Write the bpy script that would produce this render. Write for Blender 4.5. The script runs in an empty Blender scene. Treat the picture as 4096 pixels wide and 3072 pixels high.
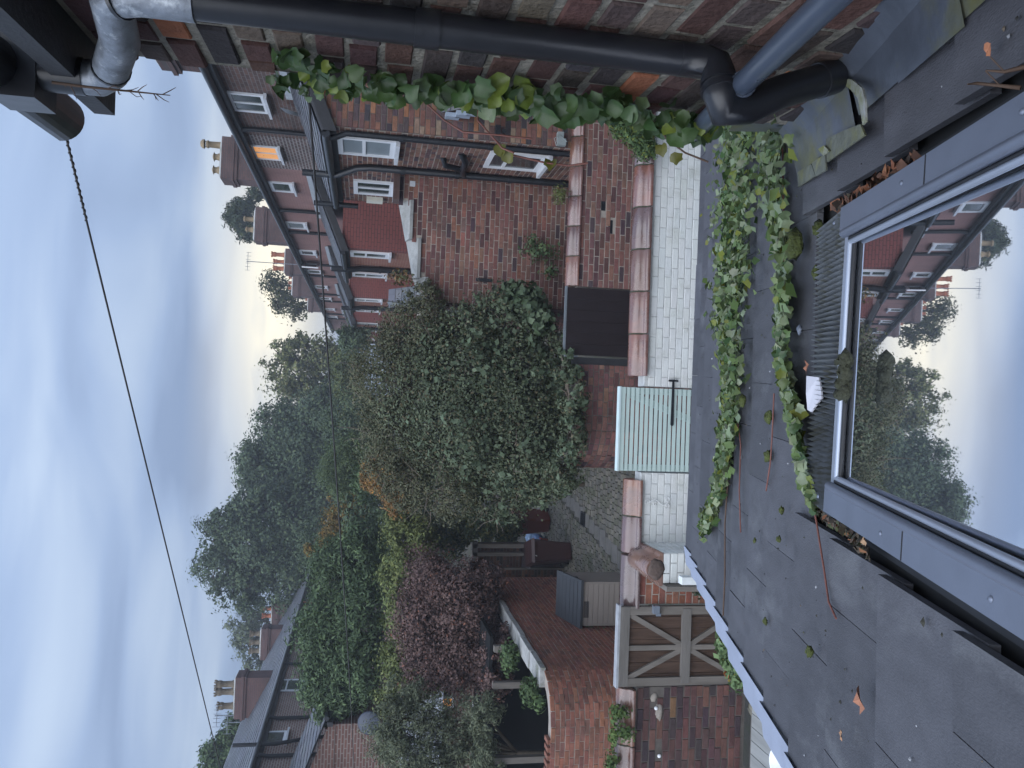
import bpy, math, random
import numpy as np
from mathutils import Matrix, Vector
random.seed(7); rng = np.random.default_rng(7)
scn = bpy.context.scene
col = scn.collection
R = math.radians
# ------------------------------------------------------------------ camera
# image coordinates to world space: X right along the yard walls, Y into the distance, Z up, alley ground at z = 0
F = 3250.0; EYE = 5.05
def _c(U, V): return np.array([(U-1536)/F, (V-2048)/F, 1.0])
_y = _c(1485, 1455); _y /= np.linalg.norm(_y)
_d = np.array([-math.sin(R(2.15)), math.cos(R(2.15)), 0.0]); _d -= _y*(_d@_y); _d /= np.linalg.norm(_d)
_x = np.cross(_d, _y)
def ray(U, V):
    r = _c(U, V); return np.array([r@_x, r@_y, -(r@_d)])
def o(x, y): return 3072-y*1.85172, x*1.85172          # image pixel coordinates -> sight line
def atY(x, y, Y): r = ray(*o(x, y)); return r*(Y/r[1])+np.array([0, 0, EYE])
def atX(x, y, X): r = ray(*o(x, y)); return r*(X/r[0])+np.array([0, 0, EYE])
def atZ(x, y, Z): r = ray(*o(x, y)); return r*((Z-EYE)/r[2])+np.array([0, 0, EYE])
def inframe(p):
    q = np.array(p)-np.array([0, 0, EYE]); c = q[0]*_x+q[1]*_y-q[2]*_d
    if c[2] <= 0: return False
    U = 1536+F*c[0]/c[2]; V = 2048+F*c[1]/c[2]
    return -40 < U < 3112 and -40 < V < 4136
cam_d = bpy.data.cameras.new('camera'); cam = bpy.data.objects.new('camera', cam_d); col.objects.link(cam)
cam_d.sensor_width = 36; cam_d.lens = 36*F/4096; cam_d.clip_start = 0.02; cam_d.clip_end = 3000
def _w(v): return Vector((v@_x, v@_y, -(v@_d)))
right = _w(np.array([0, 1., 0])); up = _w(np.array([1., 0, 0])); fw = _w(np.array([0, 0, 1.]))
m = Matrix.Identity(4)
for i in range(3): m[i][0] = right[i]; m[i][1] = up[i]; m[i][2] = -fw[i]
m[2][3] = EYE
cam.matrix_world = m; scn.camera = cam
# ------------------------------------------------------------------ world, sun, exposure
SUN_EL, SUN_AZ = 52.0, 205.0      # overcast dusk: a wide soft source high behind the camera
w = bpy.data.worlds.new('World'); scn.world = w; w.use_nodes = True
nt = w.node_tree; N = nt.nodes; Lk = nt.links; N.clear()
def nd(t, **k):
    n = N.new(t)
    for a, b in k.items(): setattr(n, a, b)
    return n
out = nd('ShaderNodeOutputWorld'); bg = nd('ShaderNodeBackground')
tc = nd('ShaderNodeTexCoord'); sep = nd('ShaderNodeSeparateXYZ'); Lk.new(tc.outputs['Generated'], sep.inputs[0])
def mth(op, a, b=None, c=None, clamp=False):
    n = nd('ShaderNodeMath', operation=op, use_clamp=clamp)
    for i, v in enumerate((a, b, c)):
        if v is None: continue
        if isinstance(v, (int, float)): n.inputs[i].default_value = v
        else: Lk.new(v, n.inputs[i])
    return n.outputs[0]
zc = mth('MAXIMUM', sep.outputs[2], 0.0)
den = mth('ADD', zc, 0.16)
cx = mth('DIVIDE', sep.outputs[0], den); cy = mth('DIVIDE', sep.outputs[1], den)
cmb = nd('ShaderNodeCombineXYZ'); Lk.new(mth('MULTIPLY', cx, 0.75), cmb.inputs[0]); Lk.new(mth('MULTIPLY', cy, 1.35), cmb.inputs[1])
n1 = nd('ShaderNodeTexNoise'); n1.inputs['Scale'].default_value = 1.5; n1.inputs['Detail'].default_value = 4; n1.inputs['Roughness'].default_value = 0.42; n1.inputs['Distortion'].default_value = 0.5
Lk.new(cmb.outputs[0], n1.inputs['Vector'])
rp = nd('ShaderNodeValToRGB'); Lk.new(n1.outputs['Fac'], rp.inputs[0])
e = rp.color_ramp.elements
e[0].position = 0.33; e[0].color = (0.235, 0.315, 0.475, 1)
e[1].position = 0.66; e[1].color = (0.43, 0.525, 0.675, 1)
k = rp.color_ramp.elements.new(0.46); k.color = (0.30, 0.395, 0.575, 1)
# pale warm break in the cloud low over the roofs, where the sun is going down
gdir = (0.12, 0.993)
az = mth('ADD', mth('MULTIPLY', sep.outputs[0], gdir[0]), mth('MULTIPLY', sep.outputs[1], gdir[1]))
g1 = mth('POWER', mth('MAXIMUM', az, 0.0), 50.0)
g2 = mth('SUBTRACT', 1.0, mth('MULTIPLY', mth('ABSOLUTE', mth('SUBTRACT', sep.outputs[2], 0.115)), 11.5), clamp=True)
n2 = nd('ShaderNodeTexNoise'); n2.inputs['Scale'].default_value = 3.2; n2.inputs['Detail'].default_value = 4
cm2 = nd('ShaderNodeCombineXYZ'); Lk.new(sep.outputs[0], cm2.inputs[0]); Lk.new(mth('MULTIPLY', sep.outputs[2], 4.0), cm2.inputs[2]); Lk.new(cm2.outputs[0], n2.inputs['Vector'])
g3 = mth('MULTIPLY', mth('SUBTRACT', n2.outputs['Fac'], 0.24), 5.0, clamp=True)
glow = mth('MULTIPLY', mth('MULTIPLY', g1, g2), g3, clamp=True)
mx = nd('ShaderNodeMix', data_type='RGBA'); Lk.new(glow, mx.inputs['Factor']); Lk.new(rp.outputs[0], mx.inputs['A']); mx.inputs['B'].default_value = (1.6, 1.42, 1.0, 1)
# overcast sky: brighter towards the zenith
zen = mth('ADD', mth('MULTIPLY', zc, 1.36), 0.68)      # standard overcast distribution, 1 + 2 sin(elevation)
vm = nd('ShaderNodeVectorMath', operation='SCALE'); Lk.new(mx.outputs['Result'], vm.inputs[0]); Lk.new(zen, vm.inputs['Scale'])
sky = nd('ShaderNodeTexSky', sky_type='NISHITA', sun_disc=False); sky.sun_elevation = R(SUN_EL); sky.sun_rotation = R(SUN_AZ)
sv = nd('ShaderNodeVectorMath', operation='SCALE'); Lk.new(sky.outputs[0], sv.inputs[0]); sv.inputs['Scale'].default_value = 0.06
ms = nd('ShaderNodeMix', data_type='RGBA'); ms.inputs['Factor'].default_value = 0.92; Lk.new(sv.outputs[0], ms.inputs['A']); Lk.new(vm.outputs[0], ms.inputs['B'])
Lk.new(ms.outputs['Result'], bg.inputs['Color']); bg.inputs['Strength'].default_value = 0.6; Lk.new(bg.outputs[0], out.inputs[0])
sd = bpy.data.lights.new('sun', 'SUN'); sd.energy = 1.5; sd.angle = R(80); sd.color = (0.97, 0.98, 1.0)
sun = bpy.data.objects.new('sun', sd); col.objects.link(sun)
el, azr = R(SUN_EL), R(SUN_AZ)
sdir = Vector((math.cos(el)*math.sin(azr), math.cos(el)*math.cos(azr), math.sin(el)))
sun.rotation_euler = sdir.to_track_quat('Z', 'Y').to_euler()
vs = scn.view_settings; vs.view_transform = 'Standard'; vs.look = 'None'; vs.exposure = 1.14; vs.gamma = 1.0; vs.use_curve_mapping = False
scn.cycles.use_denoising = True
scn.cycles.adaptive_threshold = .02; scn.cycles.max_bounces = 4; scn.cycles.diffuse_bounces = 2; scn.cycles.glossy_bounces = 3; scn.cycles.transparent_max_bounces = 6
# ------------------------------------------------------------------ materials
MATS = {}
def mat(name, base=(.5, .5, .5), rough=.7, var=.25, scale=8., bump=.0, bscale=60., metal=0., spec=.5, src=None, stain=None, sscale=1.5, smin=.5, smax=.75, emit=None, trans=0., coat=0., stretch=None):
    """procedural surface: base colour (or object / attribute colour) varied by noise, optional second-colour stains, bump"""
    if name in MATS: return MATS[name]
    M_ = bpy.data.materials.new(name); M_.use_nodes = True; t = M_.node_tree; t.nodes.clear()
    def n(tp, **kw):
        q = t.nodes.new(tp)
        for a, b in kw.items(): setattr(q, a, b)
        return q
    L = t.links
    outn = n('ShaderNodeOutputMaterial'); p = n('ShaderNodeBsdfPrincipled'); L.new(p.outputs[0], outn.inputs[0])
    g = n('ShaderNodeNewGeometry'); mp = n('ShaderNodeMapping'); L.new(g.outputs['Position'], mp.inputs['Vector'])
    if stretch: mp.inputs['Scale'].default_value = stretch
    if src == 'object': c0 = n('ShaderNodeObjectInfo').outputs['Color']
    elif src == 'attr':
        a = n('ShaderNodeAttribute'); a.attribute_name = 'Col'; c0 = a.outputs['Color']
    else:
        q = n('ShaderNodeRGB'); q.outputs[0].default_value = (*base, 1); c0 = q.outputs[0]
    nz = n('ShaderNodeTexNoise'); nz.inputs['Scale'].default_value = scale; nz.inputs['Detail'].default_value = 6; nz.inputs['Roughness'].default_value = .65
    L.new(mp.outputs[0], nz.inputs['Vector'])
    mr = n('ShaderNodeMapRange'); L.new(nz.outputs['Fac'], mr.inputs['Value']); mr.inputs['From Min'].default_value = .25; mr.inputs['From Max'].default_value = .75
    mr.inputs['To Min'].default_value = 1-var; mr.inputs['To Max'].default_value = 1+var
    sc_ = n('ShaderNodeVectorMath', operation='SCALE'); L.new(c0, sc_.inputs[0]); L.new(mr.outputs[0], sc_.inputs['Scale'])
    cur = sc_.outputs[0]
    if stain is not None:
        ns = n('ShaderNodeTexNoise'); ns.inputs['Scale'].default_value = sscale; ns.inputs['Detail'].default_value = 7; ns.inputs['Roughness'].default_value = .7
        L.new(mp.outputs[0], ns.inputs['Vector'])
        rs = n('ShaderNodeMapRange'); L.new(ns.outputs['Fac'], rs.inputs['Value']); rs.inputs['From Min'].default_value = smin; rs.inputs['From Max'].default_value = smax
        mxs = n('ShaderNodeMix', data_type='RGBA'); L.new(rs.outputs[0], mxs.inputs['Factor']); L.new(cur, mxs.inputs['A']); mxs.inputs['B'].default_value = (*stain, 1)
        cur = mxs.outputs['Result']
    L.new(cur, p.inputs['Base Color'])
    rr = n('ShaderNodeMapRange'); L.new(nz.outputs['Fac'], rr.inputs['Value']); rr.inputs['To Min'].default_value = max(0.02, rough-.12); rr.inputs['To Max'].default_value = min(1, rough+.12)
    L.new(rr.outputs[0], p.inputs['Roughness'])
    p.inputs['Metallic'].default_value = metal; p.inputs['Specular IOR Level'].default_value = spec
    if coat: p.inputs['Coat Weight'].default_value = coat; p.inputs['Coat Roughness'].default_value = .15
    if emit: p.inputs['Emission Color'].default_value = (*emit[0], 1); p.inputs['Emission Strength'].default_value = emit[1]
    if bump:
        nb = n('ShaderNodeTexNoise'); nb.inputs['Scale'].default_value = bscale; nb.inputs['Detail'].default_value = 4
        L.new(mp.outputs[0], nb.inputs['Vector'])
        bb = n('ShaderNodeBump'); bb.inputs['Strength'].default_value = bump; bb.inputs['Distance'].default_value = .01
        L.new(nb.outputs['Fac'], bb.inputs['Height']); L.new(bb.outputs[0], p.inputs['Normal'])
    if trans:
        tl = n('ShaderNodeBsdfTranslucent'); L.new(cur, tl.inputs['Color']); ad = n('ShaderNodeMixShader'); ad.inputs[0].default_value = trans
        L.new(p.outputs[0], ad.inputs[1]); L.new(tl.outputs[0], ad.inputs[2]); L.new(ad.outputs[0], outn.inputs[0])
    MATS[name] = M_
    return M_
def brickmat(name, c1, c2, mortar, axis, sx=.225, sy=.075, rough=.8, var=.3, msize=.01):
    """far brickwork, where single bricks can no longer be told apart; axis = horizontal world axis of the wall (0 x, 1 y)"""
    if name in MATS: return MATS[name]
    M_ = bpy.data.materials.new(name); M_.use_nodes = True; t = M_.node_tree; t.nodes.clear(); L = t.links
    outn = t.nodes.new('ShaderNodeOutputMaterial'); p = t.nodes.new('ShaderNodeBsdfPrincipled'); L.new(p.outputs[0], outn.inputs[0])
    g = t.nodes.new('ShaderNodeNewGeometry'); sp = t.nodes.new('ShaderNodeSeparateXYZ'); cb = t.nodes.new('ShaderNodeCombineXYZ')
    L.new(g.outputs['Position'], sp.inputs[0]); L.new(sp.outputs[axis], cb.inputs[0]); L.new(sp.outputs[2], cb.inputs[1])
    b = t.nodes.new('ShaderNodeTexBrick'); L.new(cb.outputs[0], b.inputs['Vector'])
    b.inputs['Color1'].default_value = (*c1, 1); b.inputs['Color2'].default_value = (*c2, 1); b.inputs['Mortar'].default_value = (*mortar, 1)
    b.inputs['Scale'].default_value = 1.0; b.inputs['Brick Width'].default_value = sx; b.inputs['Row Height'].default_value = sy; b.inputs['Mortar Size'].default_value = msize; b.inputs['Mortar Smooth'].default_value = .3
    nz = t.nodes.new('ShaderNodeTexNoise'); nz.inputs['Scale'].default_value = 1.1; nz.inputs['Detail'].default_value = 8; L.new(g.outputs['Position'], nz.inputs['Vector'])
    mr = t.nodes.new('ShaderNodeMapRange'); L.new(nz.outputs['Fac'], mr.inputs['Value']); mr.inputs['From Min'].default_value = .3; mr.inputs['From Max'].default_value = .7; mr.inputs['To Min'].default_value = 1-var; mr.inputs['To Max'].default_value = 1+var
    s = t.nodes.new('ShaderNodeVectorMath'); s.operation = 'SCALE'; L.new(b.outputs['Color'], s.inputs[0]); L.new(mr.outputs[0], s.inputs['Scale']); L.new(s.outputs[0], p.inputs['Base Color'])
    bp = t.nodes.new('ShaderNodeBump'); bp.inputs['Strength'].default_value = .5; bp.inputs['Distance'].default_value = .006; bp.invert = True
    L.new(b.outputs['Fac'], bp.inputs['Height']); L.new(bp.outputs[0], p.inputs['Normal'])
    p.inputs['Roughness'].default_value = rough; MATS[name] = M_
    return M_
BRICK_O = mat('brick_single', src='object', rough=.88, var=.3, scale=16, bump=.7, bscale=70, spec=.2, stain=(.052, .042, .040), sscale=1.6, smin=.5, smax=.85)
BRICK_A = mat('brick_joined', src='attr', rough=.88, var=.3, scale=16, bump=.6, bscale=70, spec=.2, stain=(.052, .042, .040), sscale=1.6, smin=.5, smax=.85)
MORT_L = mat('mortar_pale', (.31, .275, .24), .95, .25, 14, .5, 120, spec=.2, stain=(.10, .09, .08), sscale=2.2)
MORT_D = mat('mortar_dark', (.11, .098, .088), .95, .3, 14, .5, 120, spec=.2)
MORT_M = mat('mortar_mossy', (.20, .185, .155), .95, .4, 24, 1., 70, spec=.2, stain=(.05, .055, .035), sscale=4, smin=.5, smax=.7)
WHITE_O = mat('painted_brick_single', src='object', rough=.75, var=.06, scale=9, bump=.45, bscale=70, spec=.3, stain=(.27, .28, .21), sscale=2.8, smin=.52, smax=.92)
WHITE_A = mat('painted_brick_joined', src='attr', rough=.75, var=.06, scale=9, bump=.4, bscale=70, spec=.3)
WHITE_M = mat('painted_joint', (.50, .51, .50), .85, .2, 18, .4, 80, spec=.2, stain=(.2, .19, .16), sscale=6, smin=.56, smax=.8)
TERRA = mat('salt_glazed_terracotta', src='object', rough=.28, var=.3, scale=5, bump=.08, bscale=30, spec=.75, coat=.3, stain=(.085, .056, .062), sscale=2.2, smin=.46, smax=.75)
MOSSJ = mat('moss_joint', (.035, .04, .025), .95, .4, 40, .6, 90)
BLACKP = mat('black_plastic_pipe', (.012, .013, .017), .33, .25, 5, .05, 40, spec=.5)
BLACKC = mat('black_cast_iron', (.010, .012, .016), .42, .35, 12, .15, 60, spec=.5)
GREYP = mat('grey_plastic_pipe', (.055, .07, .10), .3, .12, 6, spec=.5)
ZINC = mat('weathered_zinc', (.20, .22, .25), .5, .45, 22, .25, 50, metal=.55, stain=(.42, .45, .48), sscale=26, smin=.55, smax=.68)
LEAD = mat('lead_sheet', (.10, .115, .145), .45, .3, 5, .2, 30, metal=.25, stain=(.15, .15, .065), sscale=3.2, smin=.48, smax=.68)
SLATE = mat('roof_tile_slate', src='object', rough=.5, var=.22, scale=6, bump=.25, bscale=130, spec=.32, stain=(.15, .155, .165), sscale=2.0, smin=.54, smax=.80, stretch=(2.2, 1, 1))
VERGE = mat('verge_cap', (.30, .335, .42), .42, .1, 6, .05, 60, spec=.5)
HSLATE = mat('house_slate', src='attr', rough=.55, var=.22, scale=7, bump=.2, bscale=60, spec=.45)
WINW = mat('white_upvc', (.66, .68, .71), .4, .06, 6, spec=.4)
WINS = mat('painted_sill', (.50, .52, .55), .7, .2, 12)
GLASSD = mat('window_glass_dark', (.035, .042, .045), .08, .3, 3, spec=.9)
GLASSF = mat('window_glass_frosted', (.20, .235, .26), .35, .12, 8, spec=.6)
GLASSL = mat('window_glass_lit', (.4, .2, .06), .3, .3, 6, emit=((1., .42, .11), .25))
BLACKPAINT = mat('black_painted_timber', (.02, .021, .025), .6, .3, 9, .2, 60)
TIMB = mat('weathered_timber', (.145, .13, .115), .8, .4, 7, .5, 40, stretch=(1, 1, .12), spec=.25)
TIMBX = mat('weathered_timber_rail', (.14, .13, .12), .8, .35, 7, .5, 40, stretch=(.12, 1, 1), spec=.25)
PLANK = mat('stained_plank', src='object', rough=.8, var=.5, scale=6, bump=.4, bscale=30, stretch=(6, 6, .5), spec=.25)
SAGE = mat('sage_paint', (.43, .53, .50), .5, .07, 8, .08, 60, spec=.35, stain=(.30, .39, .37), sscale=4, smin=.6, smax=.9)
STONE = mat('coping_stone', (.30, .30, .29), .9, .35, 9, .5, 50, stain=(.10, .11, .07), sscale=4, smin=.5, smax=.7)
BARK = mat('bark', (.075, .06, .045), .9, .35, 14, .6, 30)
LEAF_A = mat('leaf_mass', src='attr', rough=.6, var=.12, scale=3, spec=.16, trans=.22)
LEAF_O = mat('leaf_single', src='object', rough=.42, var=.25, scale=40, spec=.45, trans=.25)
STEMR = mat('red_vine_stem', (.15, .055, .042), .6, .3, 20)
STEMB = mat('brown_vine_stem', (.075, .045, .03), .8, .3, 20)
MOSS = mat('moss', (.06, .075, .018), .95, .5, 60, 1., 120)
WIRE = mat('cable', (.02, .018, .018), .6, .2, 5)
# ------------------------------------------------------------------ geometry helpers
class MB:
    def __init__(s): s.v = []; s.f = []; s.c = []; s.sm = []
    def add(s, vs, fs, c=None, sm=False):
        b = len(s.v); s.v += [tuple(map(float, p)) for p in vs]; s.f += [tuple(i+b for i in q) for q in fs]; s.c += [c]*len(fs); s.sm += [sm]*len(fs)
    def box(s, c, d, ax=None, c_=None):
        """box at centre c with full sizes d along axes ax (rows)"""
        c = np.array(c, float); A = np.eye(3) if ax is None else np.array(ax, float); h = np.array(d)/2
        P = [c+A[0]*h[0]*i+A[1]*h[1]*j+A[2]*h[2]*k for k in (-1, 1) for j in (-1, 1) for i in (-1, 1)]
        s.add(P, [(0, 2, 3, 1), (4, 5, 7, 6), (0, 1, 5, 4), (2, 6, 7, 3), (0, 4, 6, 2), (1, 3, 7, 5)], c_)
        return s
    def bar(s, p, q, w_, h_, upv=(0, 0, 1)):
        p = np.array(p, float); q = np.array(q, float); d = q-p; L = np.linalg.norm(d); x = d/L; u = np.array(upv, float); u = u-x*(u@x); u /= np.linalg.norm(u)
        return s.box((p+q)/2, (L, w_, h_), (x, np.cross(u, x), u))
    def tube(s, pts, r, n=12, cap=True):
        pts = [np.array(p, float) for p in pts]; rs = r if hasattr(r, '__len__') else [r]*len(pts); rings = []; pu = None
        for i, p in enumerate(pts):
            t = pts[min(i+1, len(pts)-1)]-pts[max(i-1, 0)]; t = t/(np.linalg.norm(t)+1e-9)
            if pu is None:
                u = np.array([0, 0, 1.]) if abs(t[2]) < .9 else np.array([1., 0, 0])
            else: u = pu
            u = u-t*(u@t); u /= np.linalg.norm(u)+1e-9; pu = u; v = np.cross(t, u)
            rings.append([p+rs[i]*(math.cos(a)*u+math.sin(a)*v) for a in np.linspace(0, 2*math.pi, n, endpoint=False)])
        fs = [(i*n+j, i*n+(j+1) % n, (i+1)*n+(j+1) % n, (i+1)*n+j) for i in range(len(pts)-1) for j in range(n)]
        s.add([q for g in rings for q in g], fs, None, True)
        if cap: s.add(rings[0], [tuple(range(n))[::-1]]); s.add(rings[-1], [tuple(range(n))])
        return s
    def sweep(s, prof, A, B, sm=False):
        """profile of 3D offsets carried from A to B, closed ends"""
        A = np.array(A, float); B = np.array(B, float); n = len(prof); a = [A+np.array(p) for p in prof]; b = [B+np.array(p) for p in prof]
        s.add(a+b, [(i, (i+1) % n, n+(i+1) % n, n+i) for i in range(n)], None, sm)
        s.add(a, [tuple(range(n))[::-1]]); s.add(b, [tuple(range(n))])
        return s
    def lathe(s, c, prof, n=16, sm=True):
        c = np.array(c, float); V_ = [c+np.array([r*math.cos(t), r*math.sin(t), z]) for r, z in prof for t in np.linspace(0, 2*math.pi, n, endpoint=False)]
        s.add(V_, [(i*n+j, i*n+(j+1) % n, (i+1)*n+(j+1) % n, (i+1)*n+j) for i in range(len(prof)-1) for j in range(n)], None, sm)
        return s
    def blob(s, c, r, k=.25, n=8, seed=0, flat=.0):
        g = np.random.default_rng(seed); c = np.array(c, float); V_ = []; n2 = n+2
        for i in range(n+1):
            th = math.pi*i/n
            for j in range(n2):
                ph = 2*math.pi*j/n2; q = 1+g.uniform(-k, k)
                V_.append(c+np.array([r[0]*math.sin(th)*math.cos(ph), r[1]*math.sin(th)*math.sin(ph), r[2]*math.cos(th)])*q)
        s.add(V_, [(i*n2+j, (i+1)*n2+j, (i+1)*n2+(j+1) % n2, i*n2+(j+1) % n2) for i in range(n) for j in range(n2)], None, True)
        return s
    def mesh(s, name):
        me = bpy.data.meshes.new(name); me.from_pydata(s.v, [], s.f)
        if any(s.sm): me.polygons.foreach_set('use_smooth', s.sm)
        if any(c is not None for c in s.c):
            at = me.color_attributes.new('Col', 'FLOAT_COLOR', 'CORNER'); arr = []
            for q, c in zip(s.f, s.c): arr += [*(c or (.5, .5, .5)), 1.]*len(q)
            at.data.foreach_set('color', arr)
        me.update(); return me
    def build(s, name, material, parent=None): return obj(name, s.mesh(name), material, parent)
WL = {}
def obj(name, me, material, parent=None, world=None):
    ob = bpy.data.objects.new(name, me); col.objects.link(ob)
    if me.materials: pass
    else: me.materials.append(material)
    off = Vector((0, 0, 0))
    if parent is not None: ob.parent = parent; off = WL.get(parent.name, Vector((0, 0, 0)))
    if world is None: ob.location = -off; WL[ob.name] = Vector((0, 0, 0))
    else: ob.matrix_local = Matrix.Translation(-off) @ world
    return ob
def tag(ob, label=None, cat=None, group=None, kind=None):
    if label: ob['label'] = label
    if cat: ob['category'] = cat
    if group: ob['group'] = group
    if kind: ob['kind'] = kind
    return ob
def thing(name, label, cat, loc=(0, 0, 0), group=None):
    e_ = bpy.data.objects.new(name, None); col.objects.link(e_); e_.location = loc; e_.empty_display_size = .2; WL[e_.name] = Vector(loc)
    return tag(e_, label, cat, group)
def mtx(c, X, Y, Z):
    M_ = Matrix.Identity(4)
    for i in range(3): M_[i][0] = X[i]; M_[i][1] = Y[i]; M_[i][2] = Z[i]; M_[i][3] = c[i]
    return M_
def pick(pal, g=random, kv=.2):
    r = g.random()*sum(p[1] for p in pal)
    for c, w_ in pal:
        r -= w_
        if r <= 0: break
    k = g.uniform(1-kv, 1+kv); return tuple(min(1, x*k*g.uniform(1-min(.06, kv*.5), 1+min(.06, kv*.5))) for x in c)
RED = [((.175, .076, .062), 5), ((.205, .092, .07), 3), ((.14, .066, .058), 4), ((.23, .115, .08), 1.2), ((.085, .042, .040), 2), ((.045, .034, .040), 1), ((.18, .10, .075), 1)]
OLD = [((.165, .075, .055), 4), ((.125, .065, .055), 4), ((.21, .095, .055), 2.5), ((.075, .05, .05), 3), ((.045, .038, .042), 2), ((.24, .15, .105), 1.4), ((.28, .12, .06), 1)]
DRK = [((.085, .05, .046), 4), ((.062, .045, .046), 3), ((.115, .06, .05), 3), ((.16, .075, .055), 1.5), ((.042, .038, .042), 2), ((.30, .115, .06), .5)]
PAINT = [((.62, .635, .62), 3), ((.635, .645, .625), 3)]
_BM = {}
def brickmesh(k, mt):
    key = (k, mt.name)
    if key in _BM: return _BM[key]
    g = np.random.default_rng(k); fx, fz = .018, .05; j = lambda a: g.uniform(-a, a)
    V_ = [(-.5, 0, -.5), (.5, 0, -.5), (.5, 0, .5), (-.5, 0, .5)]
    V_ += [(x*.5, .72, z*.5) for x, z in ((-1, -1), (1, -1), (1, 1), (-1, 1))]
    V_ += [(x*(.5-fx)+j(.008), 1+j(.12), z*(.5-fz)+j(.03)) for x, z in ((-1, -1), (1, -1), (1, 1), (-1, 1))]
    F_ = [(8, 9, 10, 11)]+[(4+i, 4+(i+1) % 4, 8+(i+1) % 4, 8+i) for i in range(4)]+[(i, (i+1) % 4, 4+(i+1) % 4, 4+i) for i in range(4)]
    me = bpy.data.meshes.new('brick'); me.from_pydata(V_, [], F_); me.materials.append(mt); me.update(); _BM[key] = me
    return me
def polypath(pts):
    """path made of straight runs; returns s -> (point, tangent), total length"""
    pts = [np.array(p, float) for p in pts]; ls = [np.linalg.norm(b-a) for a, b in zip(pts, pts[1:])]
    def f(s):
        for i, l in enumerate(ls):
            if s <= l or i == len(ls)-1: t = (pts[i+1]-pts[i])/l; return pts[i]+t*s, t
            s -= l
    return f, sum(ls)
def arc(c, r, a0, a1, n=9): return [(c[0]+r*math.cos(R(a)), c[1]+r*math.sin(R(a))) for a in np.linspace(a0, a1, n)]
def bricks(parent, path, nsign, z0, z1, pal, mo, ma, bl=.213, bh=.064, jt=.011, depth=.02, skip=None, top=None, maxind=300, wob=.004, header_every=0, seed=1, kv=.13, cs=.8):
    """brick face along a plan path: every brick its own piece, the 300 nearest in view as objects, the rest joined"""
    mu = np.average([p_[0] for p_ in pal], axis=0, weights=[p_[1] for p_ in pal]); tn = np.array([.97, 1.07, 1.17]) if mu[0] < .4 else np.ones(3); pal = [(tuple((mu+(np.array(p_[0])-mu)*cs)*tn), p_[1]) for p_ in pal]
    g = random.Random(seed); f, L = polypath(path); items = []; row = 0; z = z0
    while z+bh*.6 < z1:
        hd = header_every and row % header_every == header_every-1
        step = (bl/2 if hd else bl)+jt; s = -(step/2 if row % 2 else 0)-g.uniform(0, .02)
        while s < L:
            a = max(0, s); b = min(L, s+step-jt); s += step
            if b-a < .04: continue
            mid = (a+b)/2; zc_ = z+bh/2
            if top and zc_+bh*.4 > top(mid): continue
            if skip and skip(mid, zc_): continue
            p, t = f(mid); items.append((p, t, b-a, zc_))
        z += bh+jt; row += 1
    dist = []
    for p, t, l, zc_ in items:
        q = (p[0], p[1], zc_); dd = p[0]**2+p[1]**2+(zc_-EYE)**2
        dist.append(dd+(0 if inframe(q) else 1e5))
    order = np.argsort(dist); ind = set(order[:maxind].tolist())
    rest = MB()
    for i, (p, t, l, zc_) in enumerate(items):
        nrm = np.array([t[1], -t[0], 0])*nsign; X = np.array([t[0], t[1], 0]); c = np.array([p[0], p[1], zc_+g.uniform(-wob, wob)])
        cl = pick(pal, g, kv); dp = depth*g.uniform(.8, 1.2); rt = g.uniform(-.012, .012); Z = np.array([0, 0, 1.])+X*rt
        if np.cross(X, nrm)[2] < 0: X = -X
        if i in ind:
            ob = obj('brick', brickmesh(i % 4, mo), mo, parent, mtx(c, X*l, nrm*dp, Z*bh)); ob.color = (*cl, 1)
        else:
            h = bh/2; a = c-X*l/2; b = c+X*l/2; zz = np.array([0, 0, h]); q = nrm*dp; s_ = X*.004; zi = np.array([0, 0, h-.003])
            rest.add([a-zz, b-zz, b+zz, a+zz, a+s_-zi+q, b-s_-zi+q, b-s_+zi+q, a+s_+zi+q], [(4, 5, 6, 7), (0, 1, 5, 4), (1, 2, 6, 5), (2, 3, 7, 6), (3, 0, 4, 7)], cl)
    if rest.v: tag(rest.build('brickwork', ma, parent), kind='stuff')
def slab(parent, path, nsign, z0, z1, thick, mt, name='mortar', top=None, face=.010):
    """wall core behind the brick face"""
    f, L = polypath(path); b = MB(); pts = [np.array(p, float) for p in path]; n = len(pts); nr = []
    for i in range(n):
        t = pts[min(i+1, n-1)]-pts[max(i-1, 0)]; t /= np.linalg.norm(t); nr.append(np.array([t[1], -t[0]])*nsign)
    F_ = [pts[i]+nr[i]*face for i in range(n)]; B_ = [pts[i]-nr[i]*thick for i in range(n)]
    V_ = []
    for i in range(n):
        for P in (F_[i], B_[i]): V_ += [(P[0], P[1], z0), (P[0], P[1], z1)]
    Q = []
    for i in range(n-1):
        k = i*4; Q += [(k, k+4, k+5, k+1), (k+2, k+3, k+7, k+6), (k+1, k+5, k+7, k+3), (k, k+2, k+6, k+4)]
    Q += [(0, 1, 3, 2), ((n-1)*4, (n-1)*4+2, (n-1)*4+3, (n-1)*4+1)]
    b.add(V_, Q); return b.build(name, mt, parent)
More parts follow.
